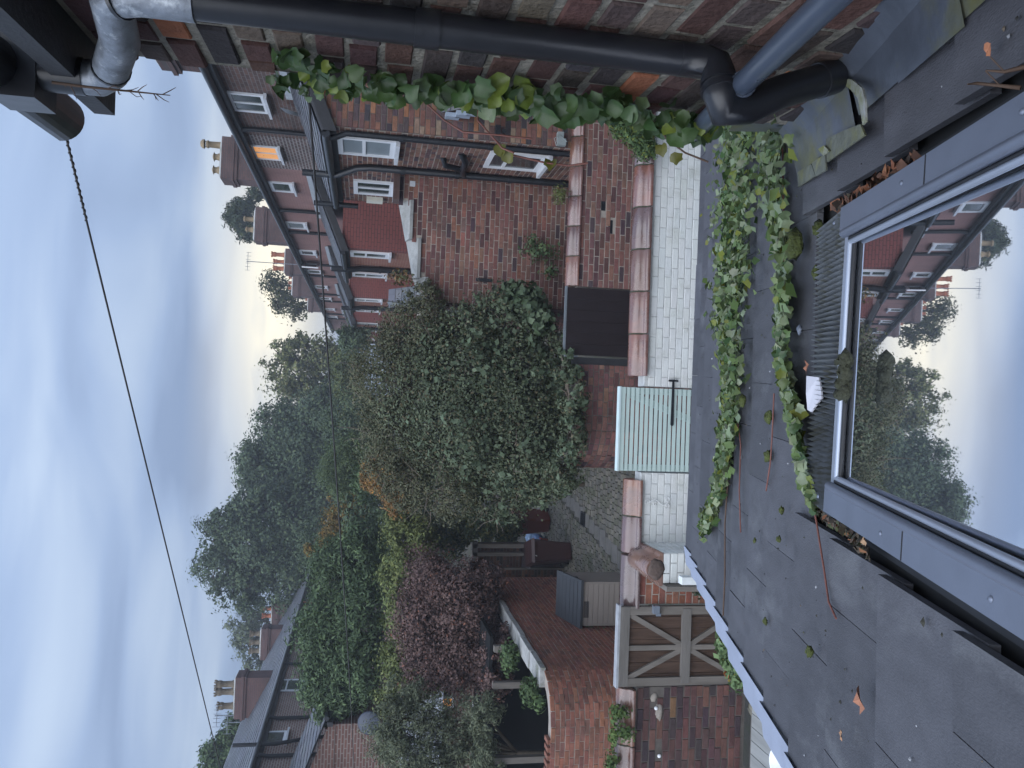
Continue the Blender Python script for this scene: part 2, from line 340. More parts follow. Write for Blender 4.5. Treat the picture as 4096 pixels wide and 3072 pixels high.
def window(parent, O, ax, nrm, w_, h_, cols=(1.,), rows=(1.,), fr=.055, frame=None, glass=None, sill=True, depth=.05, name='window', sd=.09, bartrans=.05):
    """window > pane, sill. O lower corner on the wall face, ax along the wall"""
    frame = frame or WINW; glass = glass or GLASSD
    O = np.array(O, float); ax = np.array(ax, float); n = np.array(nrm, float); Z = np.array([0, 0, 1.]); A = (ax, n, Z)
    b = MB(); C = lambda a, z, y=0.: O+ax*a+Z*z+n*y
    b.box(C(fr/2, h_/2), (fr, depth, h_), A); b.box(C(w_-fr/2, h_/2), (fr, depth, h_), A)
    b.box(C(w_/2, fr/2), (w_-2*fr, depth, fr), A); b.box(C(w_/2, h_-fr/2), (w_-2*fr, depth, fr), A)
    xs = np.cumsum([0]+list(cols))/sum(cols)*(w_-2*fr)+fr; zs = np.cumsum([0]+list(rows))/sum(rows)*(h_-2*fr)+fr
    for x in xs[1:-1]: b.box(C(x, h_/2), (bartrans, depth*.9, h_-2*fr), A)
    for z in zs[1:-1]: b.box(C(w_/2, z), (w_-2*fr, depth*.86, bartrans), A)
    W_ = b.build(name, frame, parent)
    gl = glass if isinstance(glass, list) else [glass]
    k = 0
    for i in range(len(xs)-1):
        for j in range(len(zs)-1):
            p = MB(); p.box(C((xs[i]+xs[i+1])/2, (zs[j]+zs[j+1])/2), (xs[i+1]-xs[i], .008, zs[j+1]-zs[j]), A); p.build('pane', gl[k % len(gl)], W_); k += 1
    if sill:
        p = MB(); p.box(C(w_/2, -.03, sd*.4), (w_+.14, sd+.04, .055), A); p.build('sill', WINS, W_)
    return W_
def shade_noise(p, f=1.0, ph=0.):
    return (np.sin(p[..., 0]*2.1*f+ph)*np.sin(p[..., 1]*1.7*f+1.3*ph)*np.sin(p[..., 2]*2.4*f+.7*ph)+.5*np.sin(p[..., 0]*5.3*f+2*ph)*np.sin(p[..., 2]*4.7*f+ph)*np.sin(p[..., 1]*4.9*f))
def leafmesh(name, P, Nn, size, cols, asp=.55, fold=.18, mt=None, parent=None, hang=0.):
    """many leaf-sized faces as one mesh"""
    n = len(P); a = rng.normal(size=(n, 3)); a[:, 2] -= hang; Nn = Nn/np.linalg.norm(Nn, axis=1, keepdims=True)
    u = a-Nn*np.sum(a*Nn, 1, keepdims=True); u /= np.linalg.norm(u, axis=1, keepdims=True)+1e-9; v = np.cross(Nn, u)
    s = (size*rng.uniform(.6, 1.35, n))[:, None]; k = s*fold
    V_ = np.stack([P-u*s*.5, P+v*s*asp*.5+Nn*k*.5-u*s*.08, P+u*s*.5, P-v*s*asp*.5+Nn*k*.5-u*s*.08], 1).reshape(-1, 3)
    me = bpy.data.meshes.new(name); me.vertices.add(n*4); me.vertices.foreach_set('co', V_.ravel().astype(np.float32))
    me.loops.add(n*4); me.loops.foreach_set('vertex_index', np.arange(n*4, dtype=np.int32)); me.polygons.add(n)
    me.polygons.foreach_set('loop_start', np.arange(0, n*4, 4, dtype=np.int32)); me.polygons.foreach_set('loop_total', np.full(n, 4, dtype=np.int32))
    at = me.color_attributes.new('Col', 'FLOAT_COLOR', 'CORNER'); c = np.ones((n, 4, 4), np.float32); c[:, :, :3] = cols[:, None, :]; at.data.foreach_set('color', c.ravel())
    me.update(calc_edges=True); me.validate()
    return obj(name, me, mt or LEAF_A, parent)
def crown(lobes, n, size, pal, parent, name='crown', shell=.55, lump=.22, asp=.55, up_=.35, hang=0., clump=.0, fmul=1., mt=None, sprig=.0, cl=55, cr=.15):
    """leaves spread through a set of ellipsoid lobes (centre, radii): uneven outline, clumps and gaps"""
    A = np.array([l[1][0]*l[1][2]+l[1][0]*l[1][1]+l[1][1]*l[1][2] for l in lobes]); A = A/A.sum(); Ps, Ns, Cs = [], [], []
    pc = np.array([p[0] for p in pal]); pw = np.array([p[1] for p in pal], float); pw /= pw.sum()
    for li, (c, r) in enumerate(lobes):
        k = int(n*A[li]); d = rng.normal(size=(k, 3)); d /= np.linalg.norm(d, axis=1, keepdims=True)
        rad = 1-shell*rng.random(k)**1.6
        ph = li*1.7; nz = shade_noise(d*3.1*fmul, 1., ph)
        rad = rad*(1+lump*nz)+sprig*np.maximum(0, rng.normal(size=k))*rng.random(k)
        keep = np.ones(k, bool)
        if clump: keep = shade_noise(d*4.3*fmul+7, 1.3, ph)+rng.normal(size=k)*.25 > clump-.5
        p = np.array(c)+d*rad[:, None]*np.array(r)
        if cl:      # leaves gathered into sprays
            nc = max(12, k//cl); ci = rng.integers(0, nc, k); off = rng.normal(size=(k, 3))*cr*np.array(r).mean()*rng.uniform(.6, 1.3, nc)[ci][:, None]
            p = (np.array(c)+d[:nc][ci]*rad[:nc][ci][:, None]*np.array(r))*1.0+off; d = d[:nc][ci]*.6+off/(np.linalg.norm(off, axis=1, keepdims=True)+1e-6)*.7; keep = keep[:nc][ci]
        Ps.append(p[keep]); q = d*np.array([1, 1, 1.])+rng.normal(size=(k, 3))*.55; q[:, 2] += up_; Ns.append(q[keep])
        ids = rng.choice(len(pal), k, p=pw); cc = pc[ids]; big = 1+.2*shade_noise(p, 1.1, ph+2)[:, None]
        Cs.append((cc*big*rng.uniform(.8, 1.2, (k, 1)))[keep])
    P = np.concatenate(Ps); return leafmesh(name, P, np.concatenate(Ns), size, np.clip(np.concatenate(Cs)*np.array([1.25, 1.22, 1.0]), .004, 1).astype(np.float32), asp, parent=parent, hang=hang, mt=mt)
def lobe(x, y, rv, rh, Y, dr=None):
    """crown lobe from its image coordinates, at distance Y: centre and radii in metres"""
    c = atY(x, y, Y); k = 1.85172*Y/F*1.03; return (c, (rh*k, (dr if dr else (rh+rv)*.5*k), rv*k))
def limbs(parent, base, lobes, r0, n=3, name='trunk', mt=None):
    b = MB(); base = np.array(base, float); top = np.mean([l[0] for l in lobes], 0); fork = base*.45+np.array([top[0], top[1], top[2]])*.55; fork[:2] = base[:2]*.7+top[:2]*.3
    b.tube([base, (base+fork)/2+rng.normal(size=3)*r0*.5, fork], [r0, r0*.8, r0*.62], 9)
    for l in lobes:
        c, r = l; mid = (fork+c)/2+rng.normal(size=3)*r[0]*.12
        b.tube([fork, mid, c], [r0*.5, r0*.33, r0*.16], 6)
        for i in range(n):
            d = rng.normal(size=3); d /= np.linalg.norm(d); d[2] = abs(d[2])*.8+.1; tip = c+d*np.array(r)*.82
            b.tube([mid*.4+c*.6, (c+tip)/2+rng.normal(size=3)*.05*r[0], tip], [r0*.2, r0*.12, r0*.04], 5)
    return b.build(name, mt or BARK, parent)
# ================================================================== setting: ground and alley
EARTH = mat('earth', (.07, .065, .05), .95, .3, 1.5, .4, 20, stain=(.05, .065, .03), sscale=.8)
b = MB(); b.add([(-110, -60, -.03), (110, -60, -.03), (110, 160, -.03), (-110, 160, -.03)], [(0, 1, 2, 3)]); tag(b.build('ground', EARTH), kind='structure')
SETT = mat('stone_sett', src='object', rough=.85, var=.25, scale=18, bump=.5, bscale=60, spec=.3, stain=(.055, .065, .035), sscale=2.4, smin=.52, smax=.72)
SETTA = mat('stone_sett_joined', src='attr', rough=.85, var=.25, scale=18, bump=.4, bscale=60, spec=.3, stain=(.055, .065, .035), sscale=2.4, smin=.52, smax=.72)
SETTJ = mat('sett_joint', (.045, .042, .035), .95, .4, 25, .6, 60, stain=(.035, .045, .02), sscale=3)
b = MB(); b.add([(-4.6, 8.4, 0), (6, 8.4, 0), (6, 11.6, 0), (-.6, 11.9, 0), (-.7, 40, 0), (-4.4, 40, 0), (-4.6, 12, 0)], [(0, 1, 2, 3, 4, 5, 6)])
alley = tag(b.build('alley_paving', SETTJ), kind='structure')
g = random.Random(3); SM = []
for k_ in range(4):
    q = MB(); j = lambda a: g.uniform(-a, a); T = [(x*.42+j(.03), y*.42+j(.03), 1+j(.15)) for x, y in ((-1, -1), (1, -1), (1, 1), (-1, 1))]; Bm = [(x*.5, y*.5, 0) for x, y in ((-1, -1), (1, -1), (1, 1), (-1, 1))]; Md = [(x*.5, y*.5, .55) for x, y in ((-1, -1), (1, -1), (1, 1), (-1, 1))]
    q.add(Bm+Md+T, [(8, 9, 10, 11)]+[(i, (i+1) % 4, 4+(i+1) % 4, 4+i) for i in range(4)]+[(4+i, 4+(i+1) % 4, 8+(i+1) % 4, 8+i) for i in range(4)])
    me = q.mesh('sett'); me.materials.append(SETT); SM.append(me)
its = []; y = 13.6; row = 0
while y < 25:
    x = -4.15+(.07 if row % 2 else 0)
    while x < -.9:
        wd = g.uniform(.10, .155); cx_ = x+wd/2; cut = abs((cx_+2.55)-(y-18)*.16) < .2
        if not (cut and y > 15): its.append((cx_, y, wd-.014, .15))
        x += wd
    y += .168; row += 1
its.sort(key=lambda q: (0 if inframe((q[0], q[1], 0)) and q[1] > 14.7 else 1, q[1])); rest = MB()
for i, (cx_, cy_, wd, ln) in enumerate(its):
    c_ = g.choice([(.14, .13, .115), (.115, .112, .10), (.155, .145, .12), (.11, .11, .085)]); kk = g.uniform(.8, 1.15); c_ = tuple(v*kk for v in c_); hh = g.uniform(.016, .03)
    if i < 300:
        ob = obj('sett', SM[i % 4], SETT, alley, mtx((cx_, cy_, .001), (wd, g.uniform(-.008, .008), 0), (g.uniform(-.008, .008), ln, 0), (0, 0, hh))); ob.color = (*c_, 1)
    else:
        rest.box((cx_, cy_, hh/2), (wd, ln, hh), None, c_)
tag(rest.build('setts', SETTA, alley), kind='stuff')
b = MB()
for i in range(18):
    yy = 15.2+i*.42; xx = -2.55+(yy-18)*.16; b.box((xx, yy, .006), (.34+g.uniform(-.06, .06), .40, .014), ((1, .05, 0), (-.05, 1, 0), (0, 0, 1)))
b.build('gully_strip', mat('patched_concrete', (.13, .125, .12), .9, .35, 6, .4, 40, stain=(.05, .06, .035), sscale=3), alley)
gr = thing('drain_grate', 'small black iron drain grate in the grey strip down the setts', 'drain', (-2.6, 18, 0))
b = MB(); [b.box((-2.6+d*.145, 18, .024), (.03, .36, .02)) for d in (-1, 1)]; [b.box((-2.6, 18+d*.165, .024), (.26, .03, .02)) for d in (-1, 1)]; b.build('frame', BLACKC, gr)
for i in range(6): MB().box((-2.6, 17.88+i*.048, .022), (.26, .018, .016)).build('bar', BLACKC, gr)
b = MB(); b.add([(-8, 2, .68), (5.2, 2, .68), (5.2, 8.45, .68), (-8, 8.45, .68)], [(0, 1, 2, 3)]); tag(b.build('yard_ground', mat('yard_paving', (.15, .145, .14), .9, .3, 3, .3, 30)), kind='structure')
# ================================================================== the extension roof in front of the window
K = .63; RS = ray(1616, 2384); RS /= np.linalg.norm(RS); RE = np.array([RS[1], -RS[0], 0]); RE /= np.linalg.norm(RE); RN = np.cross(RE, RS); R0 = np.array([0, 0, EYE-K])
if RN[2] < 0: RN = -RN
SK = .13
def rp_(a, b_, h=0.): return R0+RE*a+RS*b_+RN*h
def ab(x, y, h=0.):
    r = ray(*o(x, y)); p0 = R0+RN*h-np.array([0, 0, EYE]); t = (p0@RN)/(r@RN); q = r*t-(R0-np.array([0, 0, EYE])); return q@RE, q@RS
def onroof(x, y, h=0.): a, b_ = ab(x, y, h); return rp_(a, b_, h)
WALL_A = .72
roof = thing('tiled_roof', 'low pitched dark grey tiled roof of the extension below the window', 'roof', tuple(rp_(0, 3)))
b = MB(); b.add([rp_(-1.0, .2, -.03), rp_(WALL_A, .2, -.03), rp_(WALL_A, 2.3, -.03), rp_(2.6, 2.3, -.03), rp_(2.6, 4.95, -.03), rp_(-1.0, 4.5, -.03)], [(0, 1, 2, 3, 4, 5)])
b.build('underlay', mat('roof_underlay', (.015, .016, .018), .9, .2, 6), roof)
b = MB()
for A, B_ in ((rp_(-.98, .2, -.04), rp_(-.98, 4.5, -.04)), (rp_(-.98, 4.52, -.04), rp_(2.6, 4.96, -.04))):
    d = (B_-A)/np.linalg.norm(B_-A); nn = np.array([-d[1], d[0], 0]); b.add([A, B_, (B_[0], B_[1], .7), (A[0], A[1], .7)], [(0, 1, 2, 3)])
b.build('wall', mat('render', (.3, .3, .29), .9, .15, 3, .2, 40), roof)
edges = [4.72, 4.46, 4.205]; 
while edges[-1] > .5: edges.append(edges[-1]-.335)
SKY_L, SKY_R, SKY_B = -.385, .455, 2.27
g = random.Random(11)
def tile(a0, a1, bl, bu, cl):
    ht, hb, th = .012, .036+g.uniform(-.002, .002), .017; bu2 = bu-.06; tw = g.uniform(-.0015, .0015)
    def P(a, b_, h): return rp_(a, b_+SK*a, h)
    a0 += .0008; a1 -= .0008; e_ = g.uniform(-.004, .004)
    T = [P(a0, bu2, ht-.004), P(a1, bu2, ht-.004+tw), P(a1, bl+e_, hb), P(a0, bl+e_, hb+tw)]; B_ = [p-RN*th for p in T]
    q = MB(); q.add(T+B_, [(3, 2, 1, 0), (4, 5, 6, 7), (0, 1, 5, 4), (1, 2, 6, 5), (2, 3, 7, 6), (3, 0, 4, 7)])
    ob = q.build('roof_tile', SLATE, roof); ob.color = (*cl, 1)
for ci, bl in enumerate(edges[:-1]):
    bu = edges[ci+1]; amax = 2.6 if bl > 2.45 else WALL_A-.01; iv = [(-1.03, amax)]
    if bl < SKY_B: iv = [(-1.03, SKY_L), (SKY_R, WALL_A-.01)]
    for A0, A1 in iv:
        a = -1.03-(.165 if ci % 2 else 0)
        while a < A1:
            c0, c1 = max(a, A0), min(a+.33, A1); a += .33
            if c1-c0 < .03: continue
            kk = g.uniform(.85, 1.18); tile(c0, c1, bl, bu, (.072*kk, .073*kk, .083*kk))
    P = lambda a, b_, h: rp_(a, b_+SK*a, h)
    q = MB(); a0, a1 = -1.135, -1.028; x_ = .02
    T = [P(a0, bu-.05, .004), P(a1, bu-.05, .022), P(a1, bl+.012, .046), P(a0, bl+.012, .030)]; D_ = [P(a0-.012, bu-.05, -.06), P(a1, bu-.05, .0), P(a1, bl+.012, .02), P(a0-.012, bl+.012, -.045)]
    q.add(T+D_, [(3, 2, 1, 0), (0, 4, 7, 3), (3, 7, 6, 2), (0, 1, 5, 4)]); q.build('verge_cap', VERGE, roof)
b = MB(); b.tube([rp_(-1.05, 4.62, -.05), rp_(.8, 4.86, -.05), rp_(2.6, 5.09, -.05)], .05, 8); b.build('eaves_gutter', BLACKP, roof)
# lead along the foot of the wing wall
for i in range(7):
    b0 = .40+i*.27+g.uniform(-.03, .03); b1 = b0+.29; aw = .575+g.uniform(-.02, .012); hh = .052+.002*(i % 2); up_h = .16+g.uniform(-.03, .04); q = MB(); lip = g.uniform(0, .03)
    q.add([rp_(aw, b0, hh-.012), rp_(aw+lip*.3, b1, hh-.012), rp_(.67, b1, hh+.012), rp_(.67, b0, hh+.012), rp_(.713-.002*(i % 2), b0, hh+.05), rp_(.713-.002*(i % 2), b1, hh+.05), rp_(.712-.002*(i % 2), b0, hh+up_h), rp_(.712-.002*(i % 2), b1, hh+up_h+lip)],
          [(0, 1, 2, 3), (3, 2, 5, 4), (4, 5, 7, 6)]); q.build('lead_flashing', LEAD, roof)
# cement fillet remains and yellow-green lichen slabs near the wall end
CEM = mat('cement_fillet', (.30, .31, .31), .85, .35, 14, .6, 40, stain=(.17, .18, .06), sscale=5, smin=.45, smax=.6)
LICH = mat('lichened_lead', (.13, .14, .115), .75, .4, 16, .5, 40, stain=(.17, .17, .06), sscale=7, smin=.5, smax=.66)
def patch(pts, mt_, nm, h=.044, th=.004):
    q = MB(); V_ = [onroof(x, y, h+g.uniform(0, .002)) for x, y in pts]; n_ = len(V_); q.add(V_+[v-RN*th for v in V_], [tuple(range(n_))[::-1]]+[(i, n_+i, n_+(i+1) % n_, (i+1) % n_) for i in range(n_)]); q.build(nm, mt_, roof)
patch([(1722, 372), (1752, 354), (1761, 380), (1724, 404)], LICH, 'lead_patch'); patch([(1753, 352), (1782, 332), (1784, 368), (1762, 381)], LICH, 'lead_patch', .048); patch([(1784, 300), (1820, 283), (1858, 268), (1868, 292), (1786, 350)], LICH, 'lead_patch', .052)
patch([(1812, 168), (1840, 172), (1862, 190), (1868, 214), (1870, 262), (1863, 270), (1858, 236), (1852, 212), (1838, 194), (1818, 180)], CEM, 'cement_fillet', .075); patch([(1766, 322), (1780, 314), (1790, 326), (1778, 336)], CEM, 'cement_fillet', .058)
# ================================================================== skylight
sk = thing('skylight', 'grey framed skylight reflecting trees and evening sky, on a kerb in the tiled roof', 'skylight', tuple(rp_(0, 1.6)))
FRM = mat('grey_aluminium', (.165, .187, .24), .42, .1, 5, .04, 60, metal=.35, spec=.5)
FRL = mat('pale_aluminium', (.34, .38, .46), .35, .08, 5, metal=.4)
GASK = mat('black_gasket', (.012, .013, .016), .6, .2, 8)
HF = .095
aR = ab(1811, 453, HF)[0]; aL = ab(1784, 1107, HF)[0]; aR2 = ab(2212, 197, HF)[0]; aL2 = ab(2212, 1385, HF)[0]; aR = (aR+aR2)/2; aL = (aL+aL2)/2
bT = ab(1797, 780, HF)[1]; bN = .28
def prism_ab(m_, a0, a1, b0, b1, h0, h1):
    m_.add([rp_(a, b_, h) for h in (h0, h1) for a, b_ in ((a0, b0), (a1, b0), (a1, b1), (a0, b1))], [(0, 3, 2, 1), (4, 5, 6, 7), (0, 1, 5, 4), (1, 2, 6, 5), (2, 3, 7, 6), (3, 0, 4, 7)])
fwid = .050; q = MB(); prism_ab(q, aL+.012, aR-.012, bN, bT-.012, -.06, HF-.075); q.build('kerb', GASK, sk)
for n_, a0, a1, b0, b1 in (('frame_side', aL, aL+fwid, bN, bT), ('frame_side', aR-fwid, aR, bN, bT), ('frame_end', aL+fwid+.001, aR-fwid-.001, bT-.03, bT-.002)):
    q = MB(); prism_ab(q, a0, a1, b0, b1, HF-.035, HF-(.0 if n_ == 'frame_side' else .012)); part = q.build(n_, FRM if n_ == 'frame_side' else FRL, sk)
    if n_ == 'frame_side':
        sgn = 1 if a0 == aL else -1; ain = a1 if sgn > 0 else a0
        for d, r_, h_, mt_ in ((.008, .010, HF-.004, FRM), (.020, .005, HF-.014, GASK), (.029, .006, HF-.012, FRL)):
            qq = MB(); qq.tube([rp_(ain+sgn*d, bN, h_), rp_(ain+sgn*d, bT-.012-d, h_)], r_, 10); qq.build('bead', mt_, part)
        for i in range(3):
            qq = MB(); cxa = (a0+a1)/2; qq.lathe((0, 0, 0), [(0, .003), (.003, .003), (.005, 0)], 8); ob = obj('rivet', qq.mesh('rivet'), FRM, part, mtx(rp_(cxa, .9+i*.4, HF+.0005), RE, RS, RN))
        qq = MB(); prism_ab(qq, a0+.001, a1-.001, 1.2, 1.2025, HF-.01, HF+.0012); qq.build('seam', GASK, part)
    else:
        for d, r_, h_, mt_ in ((-.036, .006, HF-.016, GASK), (-.046, .007, HF-.012, FRL), (-.058, .005, HF-.016, GASK)):
            qq = MB(); qq.tube([rp_(a0+.03, bT+d, h_), rp_(a1-.03, bT+d, h_)], r_, 10); qq.build('bead', mt_, part)
GL = bpy.data.materials.new('skylight_glass'); GL.use_nodes = True; t = GL.node_tree; t.nodes.clear()
on = t.nodes.new('ShaderNodeOutputMaterial'); mxn = t.nodes.new('ShaderNodeMixShader'); gl = t.nodes.new('ShaderNodeBsdfGlossy'); df = t.nodes.new('ShaderNodeBsdfPrincipled'); lw = t.nodes.new('ShaderNodeLayerWeight'); mr = t.nodes.new('ShaderNodeMapRange')
gl.inputs['Roughness'].default_value = .012; gl.inputs['Color'].default_value = (.93, .95, 1, 1); df.inputs['Base Color'].default_value = (.11, .125, .13, 1); df.inputs['Roughness'].default_value = .5
lw.inputs['Blend'].default_value = .5; t.links.new(lw.outputs['Facing'], mr.inputs['Value']); mr.inputs['From Min'].default_value = 0; mr.inputs['From Max'].default_value = 1; mr.inputs['To Min'].default_value = .82; mr.inputs['To Max'].default_value = 1.0
nzz = t.nodes.new('ShaderNodeTexNoise'); nzz.inputs['Scale'].default_value = 2.2; bpn = t.nodes.new('ShaderNodeBump'); bpn.inputs['Strength'].default_value = .03; bpn.inputs['Distance'].default_value = .004
gg = t.nodes.new('ShaderNodeNewGeometry'); t.links.new(gg.outputs['Position'], nzz.inputs['Vector']); t.links.new(nzz.outputs['Fac'], bpn.inputs['Height']); t.links.new(bpn.outputs[0], gl.inputs['Normal'])
t.links.new(mr.outputs[0], mxn.inputs[0]); t.links.new(df.outputs[0], mxn.inputs[1]); t.links.new(gl.outputs[0], mxn.inputs[2]); t.links.new(mxn.outputs[0], on.inputs[0])
q = MB(); a0_, a1_ = aL+fwid+.002, aR-fwid-.002; pd = .013*1.4; q.add([rp_(a0_, bN, HF-.022-pd), rp_(a1_, bN, HF-.022-pd), rp_(a1_, bT-.032, HF-.022), rp_(a0_, bT-.032, HF-.022), rp_(a0_, bN, HF-.05-pd), rp_(a1_, bN, HF-.05-pd), rp_(a1_, bT-.032, HF-.05), rp_(a0_, bT-.032, HF-.05)], [(0, 1, 2, 3), (7, 6, 5, 4), (3, 2, 6, 7), (0, 3, 7, 4), (1, 5, 6, 2)]); q.build('pane', GL, sk)
# pleated apron in front of the frame
q = MB(); n_ = 112; a0, a1 = aL-.02, aR+.015; apF = ab(1766, 700, .05)[1]
V0, V1 = [], []
for i in range(n_+1):
    a = a0+(a1-a0)*i/n_; h = .040+(.019 if i % 2 else 0); V0.append(rp_(a, bT+.002, h+.02)); V1.append(rp_(a+.012*math.sin(i*.21)*.3, apF+.05*(a-a0)+.004*math.sin(i*.9), h))
q.add(V0+V1, [(i, i+1, n_+2+i, n_+1+i) for i in range(n_)]); q.build('pleated_apron', mat('apron_lead', (.19, .205, .22), .55, .25, 10, .1, 60, metal=.3, stain=(.09, .085, .05), sscale=14, smin=.5, smax=.65), sk)
for sgn, ain in ((-1, aL), (1, aR)):
    q = MB(); x0, x1 = (SKY_L+.015, aL+.006) if sgn < 0 else (aR-.006, SKY_R-.015)
    prism_ab(q, x0, x1, bN, bT+.05, -.02, -.008); q.build('side_gutter', GASK, sk)
    q = MB(); prism_ab(q, ain+sgn*.022-.004, ain+sgn*.022+.004, bN, bT-.05, -.008, .030); q.build('gutter_lip', FRM, sk)
# ================================================================== our house's rear wing on the right
WD = np.array([RS[0], RS[1]]); WD /= np.linalg.norm(WD); Pc = rp_(WALL_A, 2.27)[:2]; Ps = rp_(WALL_A, -.6)[:2]
wing = thing('house_wing', 'old dark brick wing of the near house, close up, with rainwater pipe', 'house', (float(Pc[0]), float(Pc[1]), .7))
WTOP = 5.72
bricks(wing, [Ps, Pc], -1, 3.62, WTOP, [((.062, .042, .036), 3), ((.046, .036, .034), 2), ((.088, .044, .035), 2), ((.26, .095, .045), .3), ((.11, .074, .054), 1), ((.072, .036, .031), 3)], BRICK_O, BRICK_A, cs=1., kv=.2, bl=.218, bh=.064, jt=.02, depth=.018, wob=.007, maxind=300, header_every=3, seed=5)  # brick colours lowered to carry the shade lying on this wall
slab(wing, [Ps, Pc], -1, 3.3, WTOP, .22, MORT_M)
far = Pc+np.array([3.5, -.18]); bricks(wing, [Pc+np.array([.01, 0]), far], -1, 3.62, WTOP, DRK, BRICK_O, BRICK_A, maxind=10, jt=.014, seed=6)
slab(wing, [Pc, far], -1, 3.0, WTOP, .2, MORT_M, name='end_wall')
q = MB(); nW = np.array([-WD[1], WD[0]]); A = Ps+nW*.13; B_ = Pc+nW*.13+WD*.12; C_ = far+WD*.12; D_ = np.array([far[0], Ps[1]])
q.add([(p[0], p[1], z) for z in (WTOP, WTOP+.05) for p in (A, B_, C_, D_)], [(0, 1, 2, 3), (4, 7, 6, 5), (0, 4, 5, 1), (1, 5, 6, 2)]); q.build('soffit', BLACKPAINT, wing)
q = MB(); q.add([(A[0], A[1], WTOP+.05), (B_[0], B_[1], WTOP+.05), (B_[0]+1.8, B_[1]-.05, WTOP+1.0), (A[0]+1.9, A[1], WTOP+1.0)], [(0, 1, 2, 3)]); q.build('roof', mat('wing_slates', (.05, .052, .06), .6, .3, 6, .3, 30), wing)
# gutter with open end, outlet, swan neck, downpipe, elbow and shoe
gx = lambda Y, dx=0.: Pc+WD*(Y-Pc[1])+nW*(.115+dx)
q = MB(); gz = 5.90; r_ = .062; ring = []; s0 = gx(-.6); s1 = gx(2.40); n_ = 14
for P in (s0, s1):
    for rr in (r_, r_-.006): ring.append([(P[0]+nW[0]*rr*math.cos(t_), P[1]+nW[1]*rr*math.cos(t_), gz-rr*math.sin(t_)) for t_ in np.linspace(0, math.pi, n_)])
V_ = [p for rg in ring for p in rg]; Q = []
for i in range(n_-1): Q += [(i, i+1, 2*n_+i+1, 2*n_+i), (n_+i, 3*n_+i, 3*n_+i+1, n_+i+1), (2*n_+i, 2*n_+i+1, 3*n_+i+1, 3*n_+i)]
q.add(V_, Q, None, True); gut = q.build('gutter', BLACKP, wing)
q = MB(); q.add([(*(gx(2.40)+nW*r_*math.cos(t_)), gz-r_*math.sin(t_)) for t_ in np.linspace(0, math.pi, n_)], [tuple(range(n_))]); q.build('stop_end', mat('pale_plastic', (.28, .31, .38), .5, .1, 6), gut)
q = MB(); q.box((gx(2.02)[0], gx(2.02)[1], gz-.05), (.13, .14, .10), ((*WD, 0), (*nW, 0), (0, 0, 1))); q.build('outlet_box', BLACKP, gut)
PX = gx(1.63, -.055); oX = gx(2.0)
q = MB(); q.tube([(oX[0], oX[1], gz-.10), (oX[0], oX[1], gz-.19)], .042, 16); q.build('outlet', BLACKP, gut)
swA = np.array([oX[0], oX[1], gz-.17]); swB = np.array([PX[0], PX[1], 5.50])
dp = thing_dp = None
q = MB(); pts = [swA, swA+np.array([0, 0, -.05]), swA*.9+swB*.1+np.array([0, 0, -.06]), swA*.5+swB*.5+np.array([0, 0, -.03]), swB+np.array([0, .03, .06]), swB+np.array([0, 0, .0]), swB+np.array([0, 0, -.10])]
q.tube(pts, .040, 18); neck = q.build('swan_neck', ZINC, wing)
for i, t_ in ((2, .5), (4, .2)):
    qq = MB(); p0 = np.array(pts[i]); d = np.array(pts[i+1])-p0; d /= np.linalg.norm(d); qq.tube([p0+d*.02, p0+d*.028], .0425, 18); qq.build('joint_ring', BLACKP, neck)
q = MB(); q.tube([(PX[0], PX[1], 5.44), (PX[0], PX[1], 4.42)], .035, 20); dpipe = q.build('downpipe', BLACKP, wing)
q = MB(); q.tube([(PX[0], PX[1], 4.98), (PX[0], PX[1], 4.93)], .039, 20); q.build('collar', BLACKP, dpipe)
e1 = np.array([PX[0], PX[1], 4.42]); e3 = atY(1560, 236, 1.60); e4 = atY(1800, 165, 1.68)
q = MB(); m1 = e1+np.array([0, 0, -.06]); m2 = atY(1553, 165, 1.61); m3 = atY(1556, 205, 1.60)
q.tube([e1, m1, m1*.45+m2*.55+np.array([.008, 0, -.008]), m2, m3, e3, e3*.8+e4*.2+np.array([-.012, 0, 0]), e3*.5+e4*.5, e4], .036, 20); sh = q.build('shoe', BLACKP, wing)
for c_ in (.35, .75):
    p = m2*(1-c_)+m3*c_; d = (m3-m2)/np.linalg.norm(m3-m2); qq = MB(); qq.tube([p-d*.005, p+d*.005], .041, 20); qq.build('seal_ring', BLACKP, sh)
d = (e4-e3)/np.linalg.norm(e4-e3); qq = MB(); qq.tube([e4-d*.05, e4+d*.002], .0395, 20); qq.build('socket', BLACKP, sh)
q = MB(); gA = onroof(1500, 286, .37); gB = onroof(1545, 240, .35); gC = onroof(1800, -8, .29); q.tube([gA, gB, gB*.5+gC*.5, gC, gC+(gC-gB)*.6], .024, 16); wp = q.build('waste_pipe', GREYP, wing)
qq = MB(); qq.tube([gB*.72+gC*.28, gB*.66+gC*.34], .028, 16); qq.build('coupling', GREYP, wp)
